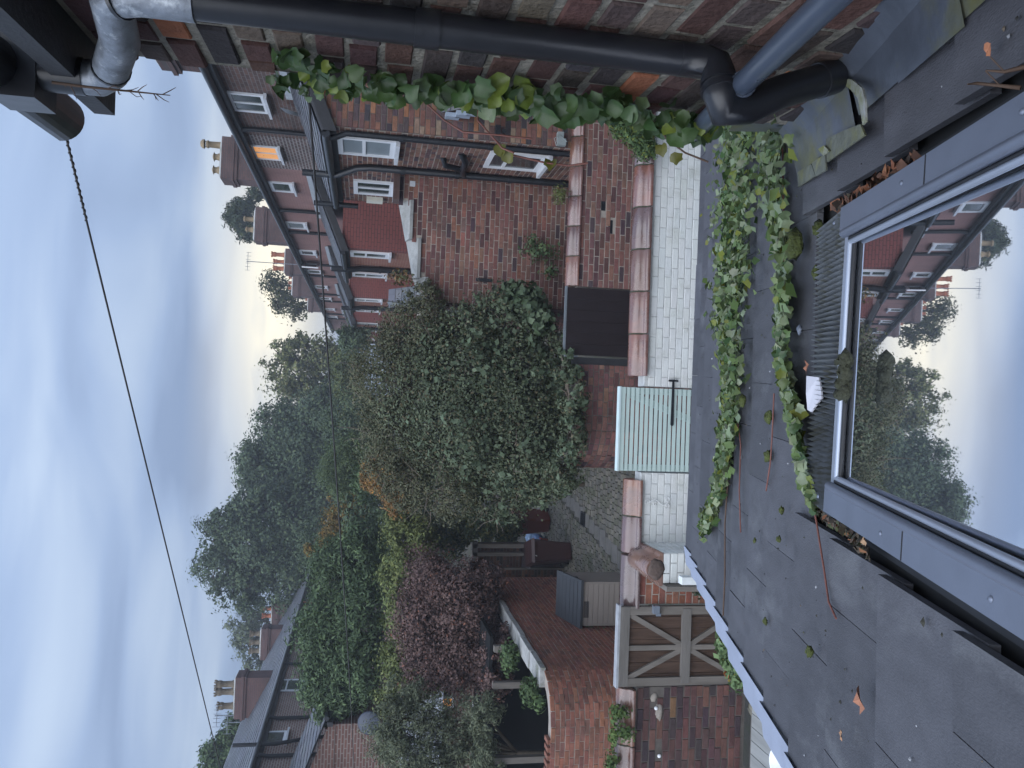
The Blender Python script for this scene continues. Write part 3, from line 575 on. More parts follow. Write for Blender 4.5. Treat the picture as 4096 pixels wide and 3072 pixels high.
# ================================================================== yard walls with terracotta copings
TC = [((.145, .062, .044), 4), ((.115, .057, .049), 3), ((.165, .070, .046), 2), ((.092, .054, .054), 2)]
_CM = {}
def coping_mesh(l, wd=.33, ht=.125, k=0):
    key = (round(l, 2), wd, k)
    if key in _CM: return _CM[key]
    g_ = np.random.default_rng(k); prof = [(-wd/2, -.035), (-wd/2-.004, .0), (-wd*.42, .012)]+[(-wd*.36*math.cos(t_), .012+ht*math.sin(t_)) for t_ in np.linspace(.12, math.pi-.12, 11)]+[(wd*.42, .012), (wd/2+.004, 0), (wd/2, -.035)]
    q = MB(); n_ = len(prof); xs = [-l/2, -l/2+.008, l/2-.008, l/2]; sc = [.97, 1, 1, .97]; V_ = []
    for x, s_ in zip(xs, sc): V_ += [(x, y*s_, z*s_+g_.uniform(-.001, .001)) for y, z in prof]
    q.add(V_, [(i*n_+j_, (i+1)*n_+j_, (i+1)*n_+j_+1, i*n_+j_+1) for i in range(3) for j_ in range(n_-1)], None, True)
    q.add(V_[:n_], [tuple(range(n_))[::-1]]); q.add(V_[-n_:], [tuple(range(n_))]); me = q.mesh('coping_tile'); me.materials.append(TERRA); _CM[key] = me
    return me
def coping(parent, A, B_, z, l=.465, g_=random.Random(2), wd=.33):
    A = np.array(A, float); B_ = np.array(B_, float); d = B_-A; L = np.linalg.norm(d); d /= L; n_ = max(1, round(L/l)); st = L/n_
    J = MB()
    for i in range(n_):
        c = A+d*(i+.5)*st; Xv = np.array([d[0], d[1], g_.uniform(-.006, .006)]); Yv = np.array([-d[1], d[0], g_.uniform(-.015, .015)])
        ob = obj('coping_tile', coping_mesh(st-.014, wd, .125, i % 3), TERRA, parent, mtx((c[0], c[1], z+g_.uniform(-.004, .004)), Xv, Yv, (0, 0, 1))); ob.color = (*pick(TC, g_), 1)
        if i:
            p = A+d*i*st; J.sweep([(x*np.array([-d[1], d[0], 0])+np.array([0, 0, zz])) for x, zz in [(-wd*.46, -.02)]+[(-wd*.37*math.cos(t_), .01+.128*math.sin(t_)) for t_ in np.linspace(.15, math.pi-.15, 9)]+[(wd*.46, -.02)]], (p[0]-d[0]*.007, p[1]-d[1]*.007, z), (p[0]+d[0]*.007, p[1]+d[1]*.007, z))
    if J.v: J.build('coping_joint', MOSSJ, parent)
YW = 8.62; ZC = 2.02
ww = thing('yard_wall', 'white painted brick yard wall with brown terracotta coping beside the pale green gate', 'wall', (1.8, YW, .7))
bricks(ww, [(.235, YW), (4.6, YW)], 1, .72, 1.99, PAINT, WHITE_O, WHITE_A, kv=.02, bl=.216, bh=.068, jt=.009, depth=.009, seed=21, wob=.002)
slab(ww, [(.235, YW), (4.6, YW)], 1, .68, 1.99, .21, WHITE_M, name='paint_joint', face=.003)
coping(ww, (.34, YW+.10), (4.6, YW+.10), ZC)
w2 = thing('yard_wall', 'short white painted brick wall with a return, left of the pale green gate', 'wall', (-1.1, YW, .7))
bricks(w2, [(-1.50, YW), (-.725, YW)], 1, .72, 1.99, PAINT, WHITE_O, WHITE_A, kv=.02, bl=.216, bh=.068, jt=.009, depth=.009, seed=22, wob=.002)
slab(w2, [(-1.5, YW), (-.725, YW)], 1, .68, 1.99, .21, WHITE_M, name='paint_joint', face=.003)
coping(w2, (-1.62, YW+.10), (-.80, YW+.10), ZC)
RX0, RX1, RY = -1.80, -1.50, 7.98
bricks(w2, [(RX0, RY), (RX1, RY)], 1, .72, 1.93, PAINT, WHITE_O, WHITE_A, kv=.02, bl=.216, bh=.068, jt=.009, depth=.009, seed=23)
bricks(w2, [(RX1, RY), (RX1, YW)], 1, .72, 1.93, PAINT, WHITE_O, WHITE_A, kv=.02, bl=.216, bh=.068, jt=.009, depth=.009, seed=24)
b = MB(); b.box(((RX0+RX1)/2, (RY+YW)/2+.004, 1.31), (RX1-RX0-.006, YW-RY, 1.24)); b.build('return_core', WHITE_M, w2)
ob = obj('coping_tile', coping_mesh(.60, .34, .14, 1), TERRA, w2, mtx((-1.66, 8.27, 1.985), (0, 1, 0), (-1, 0, 0), (0, 0, 1))); ob.color = (.20, .115, .085, 1)
b = MB(); b.blob((-1.66, 7.965, 2.03), (.11, .02, .085), .15, 7, 3); b.build('coping_end_mortar', mat('end_mortar', (.085, .06, .05), .9, .5, 25, .6, 50), w2)
b = MB(); b.box((-1.835, 8.1, 1.35), (.05, .5, 1.2)); b.build('edge_board', TIMB, w2)
# ---- pale green gate
gt = thing('garden_gate', 'pale green slatted timber gate with black strap hinge in the white wall', 'gate', (-.25, YW, .7))
gx0, gx1 = -.705, .215; zt = 2.285
for i in range(24):
    z = zt-.105-i*.0547
    if z < .78: break
    MB().box(((gx0+gx1)/2, YW-.02, z), (gx1-gx0, .014, .0365)).build('slat', SAGE, gt)
MB().box(((gx0+gx1)/2, YW-.022, zt-.045), (gx1-gx0, .028, .052)).build('top_board', SAGE, gt)
MB().box(((gx0+gx1)/2, YW-.005, zt-.008), (gx1-gx0+.01, .085, .02)).build('cap', mat('sage_cap', (.50, .60, .60), .5, .08, 8), gt)
for x in (gx0+.035, gx1-.035): MB().box((x, YW+.012, (zt+.72)/2-.02), (.07, .04, zt-.76)).build('stile', SAGE, gt)
b = MB(); b.bar((gx1-.07, YW+.012, zt-.12), (gx0+.35, YW+.012, .80), .036, .075, (0, 0, 1)); b.build('brace', SAGE, gt)
h = MB(); zh = 1.665; hp = [(gx1+.085, zh+.012), (gx1-.40, zh+.017), (gx1-.415, zh), (gx1-.40, zh-.017), (gx1+.085, zh-.012)]
h.add([(x, YW-.042, z) for x, z in hp]+[(x, YW-.031, z) for x, z in hp], [(0, 1, 2, 3, 4), (9, 8, 7, 6, 5)]+[(i, 5+i, 5+(i+1) % 5, (i+1) % 5) for i in range(5)]); hg = h.build('strap_hinge', BLACKC, gt)
MB().box((gx1+.092, YW-.038, zh), (.022, .03, .105)).build('hinge_plate', BLACKC, hg)
for i in range(4): q = MB(); q.box((gx1-.06-i*.1, YW-.045, zh), (.012, .008, .012)); q.build('bolt', BLACKC, hg)
# ---- white iron scroll on the white wall
sc = thing('iron_scroll', 'white wrought iron scroll bracket with rust spots hung on the white wall', 'ornament', (-1.2, YW, 1.9))
b = MB(); P0 = atY(1420, 1085, YW-.035)
def spiral(cx_, cz_, r0, a0, a1, k_=.16, n_=22): return [(cx_+r0*math.exp(-k_*t_)*math.cos(a0+(a1-a0)*t_/n_*1.), P0[1], cz_+r0*math.exp(-k_*t_)*math.sin(a0+(a1-a0)*t_/n_*1.)) for t_ in range(n_)]
IRON = mat('white_iron', (.66, .67, .66), .6, .12, 20, .2, 60, stain=(.25, .10, .04), sscale=16, smin=.66, smax=.72)
zz = P0[2]; xx = P0[0]
b.tube([(xx-.03*math.sin(t_*math.pi*2), P0[1], zz-.02+.21*t_-.105) for t_ in np.linspace(0, 1, 16)], .0055, 7)
b.tube(spiral(xx+.03, zz-.115, .04, 1.2, -6.5, .06), .005, 7); b.tube(spiral(xx-.035, zz-.115, .04, 2., 9.5, .06), .005, 7)
b.tube(spiral(xx, zz+.12, .035, -1.6, 6.5, .06), .005, 7); b.tube(spiral(xx-.02, zz+.03, .025, 0, 5.5, .06), .0045, 7); b.build('scrollwork', IRON, sc)
MB().box((xx, P0[1]+.018, zz+.02), (.018, .03, .018)).build('fixing', IRON, sc)
# ---- white painted ledge of the boundary
lg = thing('white_rail', 'white painted timber rail end showing past the roof edge by the wall return', 'rail', (-1.7, 7.6, 1.4))
WPT = mat('white_gloss_paint', (.62, .65, .65), .55, .1, 9, .15, 40)
MB().box((-1.72, 7.75, 1.60), (.075, .10, .50)).build('post', WPT, lg)
for i in range(4): MB().box((-1.84+i*.03, 7.42, 1.52-i*.004), (.024, .75, .05)).build('board', WPT, lg)
# ---- neighbour's pier, timber gate and battered wall
nw = thing('brick_pier', 'red brick pier with pink terracotta coping beside the timber gate', 'wall', (-1.95, YW, .7))
bricks(nw, [(-2.17, YW), (-1.62, YW)], 1, .72, 1.97, [((.23, .075, .045), 5), ((.19, .07, .048), 4), ((.26, .105, .06), 2), ((.13, .06, .05), 1)], BRICK_O, BRICK_A, bl=.22, bh=.068, jt=.011, depth=.014, seed=31)
slab(nw, [(-2.17, YW), (-1.62, YW)], 1, .68, 1.97, .2, MORT_L)
coping(nw, (-2.22, YW+.10), (-1.64, YW+.10), ZC, l=.55)
MB().box((-2.0, YW-.06, .92), (.34, .1, .16)).build('footing', STONE, nw)
tg = thing('timber_gate', 'weathered brown timber gate with cross braces and grey rails', 'gate', (-2.6, YW, .7))
tx0, tx1, tz = -3.06, -2.19, 2.20; g = random.Random(5)
for i in range(7):
    w_ = (tx1-tx0)/7; ob = MB().box((tx0+w_*(i+.5), YW-.01, 1.44), (w_-.004, .022, 1.42)).build('plank', PLANK, tg); kk = g.uniform(.7, 1.25); ob.color = (.058*kk, .036*kk, .026*kk, 1)
for x in (tx0+.045, tx1-.045): MB().box((x, YW-.04, 1.44), (.09, .04, 1.45)).build('stile', TIMB, tg)
MB().box(((tx0+tx1)/2, YW-.044, tz-.06), (tx1-tx0-.004, .042, .105)).build('top_rail', TIMBX, tg)
MB().box(((tx0+tx1)/2, YW-.01, tz+.005), (tx1-tx0+.03, .10, .025)).build('cap', mat('grey_cap', (.27, .28, .30), .8, .25, 10, .3, 30), tg)
MB().box(((tx0+tx1)/2, YW-.046, 1.425), (tx1-tx0-.05, .045, .10)).build('mid_rail', TIMBX, tg)
xm = (tx0+tx1)/2-.02
MB().box((xm, YW-.035, 1.45), (.055, .03, 1.40)).build('muntin', TIMB, tg)
for xa in (tx0+.09, tx1-.09):
    MB().bar((xa, YW-.036, tz-.12), (xm+(.03 if xa > xm else -.03), YW-.036, 1.48), .03, .055).build('brace', TIMB, tg)
    MB().bar((xa, YW-.036, .82), (xm+(.03 if xa > xm else -.03), YW-.036, 1.37), .03, .055).build('brace', TIMB, tg)
lk = MB(); lk.box((-2.215, YW-.085, 1.80), (.085, .06, .07)); lkb = lk.build('lock_box', mat('grey_lock', (.19, .22, .27), .4, .12, 9, metal=.3), tg)
MB().box((-2.27, YW-.09, 1.77), (.03, .03, .05)).build('latch', MATS['grey_lock'], lkb)
bw = thing('yard_wall', 'battered dark red brick wall with holes, left of the timber gate', 'wall', (-4.2, YW, .7))
holes = [(-3.22, 1.72, .085, .10), (-3.80, 1.66, .10, .055)]
hk = lambda s_, z: any(abs((-6.2+s_)-hx) < hw and abs(z-hz) < hh for hx, hz, hw, hh in holes)
bricks(bw, [(-6.2, YW), (-3.085, YW)], 1, .72, 1.95, [((.105, .048, .042), 4), ((.08, .042, .040), 4), ((.135, .06, .046), 3), ((.20, .095, .045), .5), ((.045, .034, .036), 2)], BRICK_O, BRICK_A, bl=.22, bh=.066, jt=.012, depth=.02, skip=hk, wob=.007, seed=33)
slab(bw, [(-6.2, YW), (-3.085, YW)], 1, .68, 1.97, .2, MORT_D)
coping(bw, (-6.2, YW+.10), (-3.10, YW+.10), ZC, l=.6)
b = MB(); b.blob((-3.36, YW-.012, 1.70), (.10, .03, .05), .3, 7, 8); b.blob((-3.20, YW-.008, 1.76), (.05, .025, .035), .3, 7, 9); b.build('old_mortar_patch', MORT_L, bw)
for i, (x, y) in enumerate(((1417, 1530), (1424, 1633))):
    p = atY(x, y, YW-.045); q = MB(); q.lathe(p, [(0, -.021)]+[(.021*math.sin(t_), -.021*math.cos(t_)) for t_ in np.linspace(.2, math.pi-.2, 9)]+[(0, .021)], 14)
    tag(q.build('white_ball', mat('white_ball', (.75, .77, .8), .35, .03, 5)), ('white golf ball lodged in the larger hole nearest the timber gate' if i == 0 else 'white golf ball lodged in the battered wall further from the timber gate'), 'ball', 'white balls in the wall')
# ---- rockery, boards and white tub in the corner below
RK = mat('rock', (.17, .16, .13), .9, .4, 14, .8, 30, stain=(.06, .07, .03), sscale=6)
for i, (x, y, r_) in enumerate(((1632, 1528, .10), (1648, 1552, .085), (1655, 1530, .09), (1640, 1580, .07))):
    p = atY(x, y, 8.45); q = MB(); q.blob(p, (r_*1.2, r_, r_*.8), .2, 7, 40+i); tag(q.build('stone', RK), ['largest grey stone heaped at the foot of the battered wall', 'grey stone second in the heap by the battered wall', 'stone nearest the roof edge in the heap by the battered wall', 'small stone at the left end of the heap by the battered wall'][i], 'stone', 'stones at the foot of the battered wall')
dk = thing('deck', 'pale weathered timber boards in the corner below the roof edge', 'decking', (-3.6, 7.6, .7))
for i in range(8): MB().box((-3.05-i*.145, 7.3, .76), (.138, 1.9, .03)).build('board', mat('deck_board', (.24, .25, .25), .85, .25, 8, .4, 30, stretch=(1, .1, 1)), dk)
p = atZ(1693, 1652, .9); q = MB(); q.lathe((p[0], p[1], .775), [(.0, .01), (.11, .01), (.14, .19), (.15, .20), (.155, .19), (.125, 0), (0, 0)], 24); tb = tag(q.build('tub', mat('white_plastic', (.7, .71, .74), .4, .05, 6)), 'round white plastic tub standing on the boards', 'tub')
# ================================================================== wall across the alley (far side)
YB = 11.42
cB = (-.15, YB+.80); pathB = [(4.35, YB), (1.72, YB)]; pathB2 = [(.68, YB), (-.15, YB)]+arc(cB, .80, -90, -180, 10)[1:]+[(-.95, 25)]
wb = thing('alley_wall', 'red brick alley wall with glossy terracotta coping right of the black gate', 'wall', (3, YB, 0))
vent = lambda s_, z: any(abs((4.35-s_)-vx) < .12 and abs(z-vz) < .04 for vx, vz in ((2.62, 1.60), (2.95, 1.72)))
bricks(wb, pathB, -1, .3, 2.05, RED, BRICK_O, BRICK_A, bl=.22, bh=.066, jt=.011, depth=.016, skip=vent, seed=41)
slab(wb, pathB, -1, 0, 2.05, .22, MORT_L)
coping(wb, (1.72, YB+.10), (4.35, YB+.10), 2.09, l=.44, wd=.30)
for x, z in ((2.62, 1.60), (2.95, 1.72)): MB().box((x, YB-.006, z), (.20, .012, .065)).build('vent_brick', BLACKC, wb)
wb2 = thing('alley_wall', 'red brick alley wall curving round the corner under the big bush', 'wall', (-.1, YB, 0))
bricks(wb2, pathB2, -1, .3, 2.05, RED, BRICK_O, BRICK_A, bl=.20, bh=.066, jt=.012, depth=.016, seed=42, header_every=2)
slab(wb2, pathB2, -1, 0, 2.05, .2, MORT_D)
bg_ = thing('black_gate', 'tall solid black panel gate with grey metal top edge in the alley wall', 'gate', (1.2, YB, 0))
PLUM = mat('black_gate_panel', (.016, .011, .013), .55, .25, 9, .15, 60, spec=.3)
for i in range(6): MB().box((.72+.08+i*.163, YB-.02, 1.12), (.161, .03, 2.2)).build('board', PLUM, bg_)
RIM = mat('galvanised_edge', (.20, .225, .25), .45, .15, 12, metal=.4)
MB().box((1.21, YB-.02, 2.235), (1.0, .045, .03)).build('top_edge', RIM, bg_)
MB().box((.70, YB-.03, 2.13), (.02, .05, .20)).build('corner_bracket', RIM, bg_)
MB().box((.64, YB+.02, 1.05), (.10, .09, 2.1)).build('post', BLACKPAINT, bg_)
# ================================================================== left side of the alley
cL = (-4.85, 12.55); pathL = [(-9.5, 11.85), (-4.85, 11.85)]+arc(cL, .70, -90, 0, 9)[1:]+[(-4.02, 18.4)]
lw_ = thing('alley_wall', 'long red brick wall curving into the left side of the alley', 'wall', (-5, 12, 0))
bricks(lw_, pathL, 1, .25, 2.1, [((.265, .105, .068), 5), ((.235, .095, .064), 4), ((.29, .118, .072), 2), ((.17, .078, .058), 1.5)], BRICK_O, BRICK_A, bl=.215, bh=.066, jt=.009, depth=.017, cs=.75, seed=51)
slab(lw_, pathL, 1, 0, 2.1, .22, MORT_L)
g = random.Random(8)
for i in range(7):
    f_, L_ = polypath(pathL); p, t_ = f_(6.0+i*.82); nn = np.array([-t_[1], t_[0], 0]); MB().box((p[0]+nn[0]*.10, p[1]+nn[1]*.10, 2.145+g.uniform(-.01, .01)), (.80, .30, .085), ((t_[0], t_[1], 0), nn, (0, 0, 1))).build('coping_slab', STONE, lw_)
for i in range(26):
    p, t_ = f_(1.6+i*.115); MB().box((p[0], p[1]+.10, 2.13+g.uniform(-.006, .006)), (.066, .21, .05)).build('capping_brick', mat('capping_brick', (.18, .075, .05), .9, .35, 9, .4, 40), lw_)
# gateway with old posts and brick infill at the end of the wall
pg = thing('gate_posts', 'old grey timber posts with patched brick between, behind the brown bin', 'gateway', (-3.9, 19.4, 0))
slab(pg, [(-4.9, 19.72), (-3.47, 19.72)], 1, 0, 2.15, .2, MORT_D)
bricks(pg, [(-4.9, 19.72), (-3.47, 19.72)], 1, .1, 2.15, [((.10, .055, .045), 3), ((.16, .075, .05), 2), ((.06, .045, .042), 2), ((.22, .10, .06), 1)], BRICK_O, BRICK_A, bl=.215, bh=.066, jt=.014, depth=.016, seed=52)
for x, w_ in ((-3.50, .10), (-3.70, .09), (-4.05, .05), (-4.32, .08)): MB().box((x, 19.58, 1.15), (w_, .12, 2.3)).build('post', TIMB, pg)
MB().box((-3.95, 19.6, 2.26), (1.1, .16, .12)).build('lintel', TIMBX, pg)
# ---- tool store against the left wall
st = thing('storage_box', 'taupe plastic garden store with dark sloping lid against the left alley wall', 'storage box', (-3.65, 15, 0))
TAU = mat('taupe_plastic', (.255, .225, .205), .55, .06, 5, .08, 60, stretch=(1, 1, 8)); LID = mat('dark_lid', (.035, .04, .048), .55, .1, 6)
x0, x1, y0, y1, zf, zb = -4.05, -3.25, 14.5, 15.35, .96, 1.19
b = MB(); b.add([(x0, y0, .02), (x1, y0, .02), (x1, y1, .02), (x0, y1, .02), (x0, y0, zf), (x1, y0, zf), (x1, y1, zb), (x0, y1, zb)], [(0, 1, 5, 4), (1, 2, 6, 5), (2, 3, 7, 6), (3, 0, 4, 7)]); b.build('body', TAU, st)
for i in range(9): MB().box(((x0+x1)/2, y0-.004, .10+i*.10), (x1-x0-.05, .01, .085)).build('panel_rib', TAU, st)
for i in range(8): MB().box(((x0+x1)/2-.10+i*.012*0, y0-.010, zf-.045-i*.012), (.30, .006, .006)).build('vent_slot', GASK, st)
b = MB(); b.add([(x0-.04, y0-.05, zf-.01), (x1+.04, y0-.05, zf-.01), (x1+.04, y1+.02, zb+.0), (x0-.04, y1+.02, zb+.0), (x0-.04, y0-.05, zf+.035), (x1+.04, y0-.05, zf+.035), (x1+.04, y1+.02, zb+.045), (x0-.04, y1+.02, zb+.045)], [(0, 1, 5, 4), (1, 2, 6, 5), (2, 3, 7, 6), (3, 0, 4, 7), (4, 5, 6, 7), (3, 2, 1, 0)]); ld = b.build('lid', LID, st)
for i in range(6): y = y0+.08+i*.14; z = zf+.037+(zb-zf)*(y-y0+.05)/(y1-y0+.07)+.002; MB().box(((x0+x1)/2, y, z), (x1-x0, .02, .008)).build('lid_rib', LID, ld)
MB().box((x1+.02, y0+.30, 1.0), (.03, .08, .04)).build('latch', BLACKC, st)
# ---- bins and rubbish
def wheelie(name, label, x, y, cl, rz, group='wheeled bins at the gateway', lidcl=None):
    t_ = thing(name, label, 'bin', (x, y, 0), group); M_ = mat(name+label[:12], cl, .45, .12, 6, .05, 50, spec=.4); cR, sR = math.cos(rz), math.sin(rz)
    def T(p): return (x+p[0]*cR-p[1]*sR, y+p[0]*sR+p[1]*cR, p[2])
    def part(nm, V_, F_, mt_, par, sm=False): q = MB(); q.add([T(p) for p in V_], F_, None, sm); return q.build(nm, mt_, par)
    lo, hi = (.20, .22, .06), (.28, .30, .96)
    V_ = []
    for (hx, hy, z) in (lo, (.215, .235, .30), (.265, .285, .88), hi): V_ += [(-hx, -hy*.9, z), (-hx*.85, -hy, z), (hx*.85, -hy, z), (hx, -hy*.9, z), (hx, hy, z), (-hx, hy, z)]
    part('body', V_, [(i*6+j, i*6+(j+1) % 6, (i+1)*6+(j+1) % 6, (i+1)*6+j) for i in range(3) for j in range(6)]+[tuple(range(6))[::-1]], M_, t_)
    V_ = [(-.30, -.32, .96), (.30, -.32, .96), (.31, .33, .97), (-.31, .33, .97), (-.27, -.28, 1.03), (.27, -.28, 1.03), (.28, .28, 1.07), (-.28, .28, 1.07)]
    ld_ = part('lid', V_, [(0, 1, 5, 4), (1, 2, 6, 5), (2, 3, 7, 6), (3, 0, 4, 7), (4, 5, 6, 7), (3, 2, 1, 0)], M_, t_)
    V_ = [(a, b_, c) for c in (1.0, 1.03) for a, b_ in ((-.22, .34), (.22, .34), (.22, .38), (-.22, .38))]; part('handle', V_, [(0, 1, 5, 4), (1, 2, 6, 5), (2, 3, 7, 6), (3, 0, 4, 7), (4, 5, 6, 7)], M_, ld_)
    for sx_ in (-1, 1):
        q = MB(); c = [T((sx_*.22, .24, .10)), T((sx_*.26, .24, .10))]; q.tube(c, .10, 14); q.build('wheel', BLACKP, t_)
    V_ = [(-.16, -.302, .74), (-.02, -.302, .74), (-.02, -.305, .82), (-.16, -.305, .82)]
    return t_
bn = wheelie('wheelie_bin', 'dark maroon wheeled bin nearest the camera at the gateway', -3.55, 19.0, (.05, .022, .022), .35)
wheelie('wheelie_bin', 'black wheeled bin half hidden behind the maroon bin', -3.72, 19.75-.28, (.03, .024, .028), .15)
wheelie('wheelie_bin', 'red wheeled bin leaning by the bush behind the rubbish bags', -3.15, 21.3, (.10, .028, .022), -.5)
MB_ = mat('bin_sticker', (.6, .6, .58), .6, .1, 9); MB().box((-3.6, 18.68, .93), (.09, .006, .05)).build('sticker', MB_, bn)
for i, (x, y, r_, cl) in enumerate(((1150, 1160, .17, (.22, .33, .50)), (1163, 1166, .16, (.13, .22, .42)))):
    p = atZ(x, y, .22); q = MB(); q.blob((p[0], p[1], p[2]), (r_, r_, r_*1.1), .22, 8, 60+i); tag(q.build('rubbish_bag', mat('blue_bag_%s' % 'ab'[i], cl, .3, .3, 14, .6, 18, spec=.6)), ['pale blue plastic rubbish bag above the other beside the bins', 'darker blue rubbish bag nearer the orange bucket'][i], 'bag', 'blue rubbish bags')
p = atZ(1175, 1172, .12); q = MB(); q.lathe((p[0], p[1], p[2]-.12), [(0, 0), (.10, 0), (.13, .22), (.14, .23), (.125, .22), (.1, .02)], 18); tag(q.build('bucket', mat('orange_plastic', (.55, .075, .02), .4, .12, 7)), 'orange plastic bucket tipped beside the maroon bin', 'bucket')
# ================================================================== right-hand terrace
XM, XO, ZG, ZO, ZF = 5.60, 3.75, 7.97, 5.80, 6.60
SL = [((.085, .09, .105), 3), ((.10, .105, .12), 3), ((.07, .072, .085), 2), ((.12, .12, .13), 1)]
def slates(parent, A, B_, D_, rows, wd=.25, name='roof_slates', g_=None, lift=.008, pal=SL):
    """slate courses on the slope A-B (eaves) to A+D_ : overlapping slabs joined as one covering"""
    g_ = g_ or random.Random(4); A = np.array(A, float); B_ = np.array(B_, float); D_ = np.array(D_, float); e_ = B_-A; L = np.linalg.norm(e_); e_ = e_/L; H_ = np.linalg.norm(D_); u = D_/H_; nn = np.cross(e_, u); nn = nn if nn[2] > 0 else -nn; q = MB(); st = H_/rows
    for i in range(rows):
        s_ = -(wd/2 if i % 2 else 0)
        while s_ < L:
            a, b_ = max(0, s_), min(L, s_+wd-.006); s_ += wd
            if b_-a < .02: continue
            j_ = g_.uniform(-.012, .012); t0, t1 = i*st+j_, (i+1)*st+.05; h0 = lift+.012+g_.uniform(0, .006); h1 = lift; cl = pick(pal, g_)
            P = lambda s__, t_, h_: A+e_*s__+u*t_+nn*h_
            q.add([P(a, t0, h0), P(b_, t0, h0), P(b_, t1, h1), P(a, t1, h1), P(a, t0, h0-.011), P(b_, t0, h0-.011)], [(0, 1, 2, 3), (4, 5, 1, 0)], cl)
    return tag(q.build(name, HSLATE, parent), kind='stuff')
def pipe(parent, pts, r_=.045, mt_=None, name='drainpipe', cl=3):
    q = MB(); q.tube(pts, r_, 12); ob = q.build(name, mt_ or BLACKC, parent); p0, p1 = np.array(pts[-2], float), np.array(pts[-1], float)
    for i in range(cl):
        c = p0+(p1-p0)*(i+.6)/cl; d = (p1-p0)/np.linalg.norm(p1-p0); qq = MB(); qq.tube([c-d*.03, c+d*.03], r_*1.25, 12); qq.build('collar', mt_ or BLACKC, ob)
    return ob
def chimney(parent_, label, x0, x1, y0, y1, z0, z1, pots, brick_m, potmt, group):
    q = MB(); cx_, cy_ = (x0+x1)/2, (y0+y1)/2; wx, wy = x1-x0, y1-y0; H_ = z1-z0
    q.box((cx_, cy_, z0+H_*.36), (wx, wy, H_*.72)); t_ = tag(q.build('chimney', brick_m, parent_), label)
    for i, (k, zz, hh) in enumerate(((.10, .745, .05), (.16, .80, .06), (.05, .90, .14))): MB().box((cx_, cy_, z0+H_*zz), (wx+k, wy+k, H_*hh-.004)).build('oversailing_course', brick_m, t_)
    fl = MB(); fl.add([(x0-.02, y0-.02, z1-H_*.03), (x1+.02, y0-.02, z1-H_*.03), (x1+.02, y1+.02, z1-H_*.03), (x0-.02, y1+.02, z1-H_*.03), (cx_-wx*.4, cy_-.1, z1+.05), (cx_+wx*.4, cy_-.1, z1+.05), (cx_+wx*.4, cy_+.1, z1+.05), (cx_-wx*.4, cy_+.1, z1+.05)], [(0, 1, 5, 4), (1, 2, 6, 5), (2, 3, 7, 6), (3, 0, 4, 7), (4, 5, 6, 7)]); fl.build('flaunching', STONE, t_)
    for (dx, h_, kind) in pots:
        q = MB(); c = (cx_+dx, cy_, z1+.02)
        pr = {'plain': [(.13, 0), (.12, .05), (.11, h_*.8), (.14, h_*.84), (.14, h_*.92), (.11, h_)], 'squat': [(.15, 0), (.13, h_*.3), (.10, h_*.5), (.12, h_*.75), (.17, h_*.82), (.05, h_)], 'crown': [(.17, 0), (.15, h_*.12), (.13, h_*.2), (.12, h_*.65), (.15, h_*.72), (.16, h_*.86), (.14, h_*.9), (.17, h_)]}[kind]
        q.lathe(c, pr, 14)
        if kind == 'crown':
            for i in range(8): a = i*math.pi/4; q.box((c[0]+.155*math.cos(a), c[1]+.155*math.sin(a), c[2]+h_+.03), (.05, .05, .08))
        pt = q.build('chimney_pot', potmt, t_)
        if kind == 'plain' and h_ > .5: qq = MB(); qq.lathe((c[0], c[1], c[2]+h_+.06), [(.17, 0), (.16, .06), (.10, .13), (0, .15)], 14); qq.tube([(c[0]-.1, c[1], c[2]+h_-.05), (c[0]-.1, c[1], c[2]+h_+.08)], .02, 6); qq.tube([(c[0]+.1, c[1], c[2]+h_-.05), (c[0]+.1, c[1], c[2]+h_+.08)], .02, 6); qq.build('cowl', potmt, t_)
    return t_
DKY = brickmat('old_brick_main', (.070, .044, .040), (.125, .066, .054), (.15, .135, .125), 1, var=.4, msize=.009)
DKP = brickmat('repointed_brick', (.065, .045, .045), (.105, .062, .055), (.24, .22, .21), 1, var=.25, msize=.016)
DKX = brickmat('old_brick_x', (.115, .055, .045), (.165, .075, .055), (.10, .09, .085), 0, var=.35)
PINK = brickmat('pink_paint_brick', (.235, .130, .118), (.25, .14, .125), (.22, .12, .108), 1, var=.16)
REDP = brickmat('red_paint_brick', (.155, .047, .042), (.175, .052, .046), (.05, .02, .02), 0, var=.14, msize=.007)
REDPY = brickmat('red_brick_side', (.21, .085, .06), (.24, .10, .07), (.27, .15, .11), 1, var=.15)
CHB = brickmat('chimney_brick_x', (.075, .045, .045), (.105, .058, .052), (.06, .05, .05), 0, var=.3)
POTB = mat('buff_pot', (.22, .165, .10), .8, .3, 9, .3, 30); POTK = mat('sooty_pot', (.13, .105, .075), .85, .4, 7, .3, 30); POTR = mat('red_pot', (.30, .10, .05), .8, .3, 9, .3, 30)
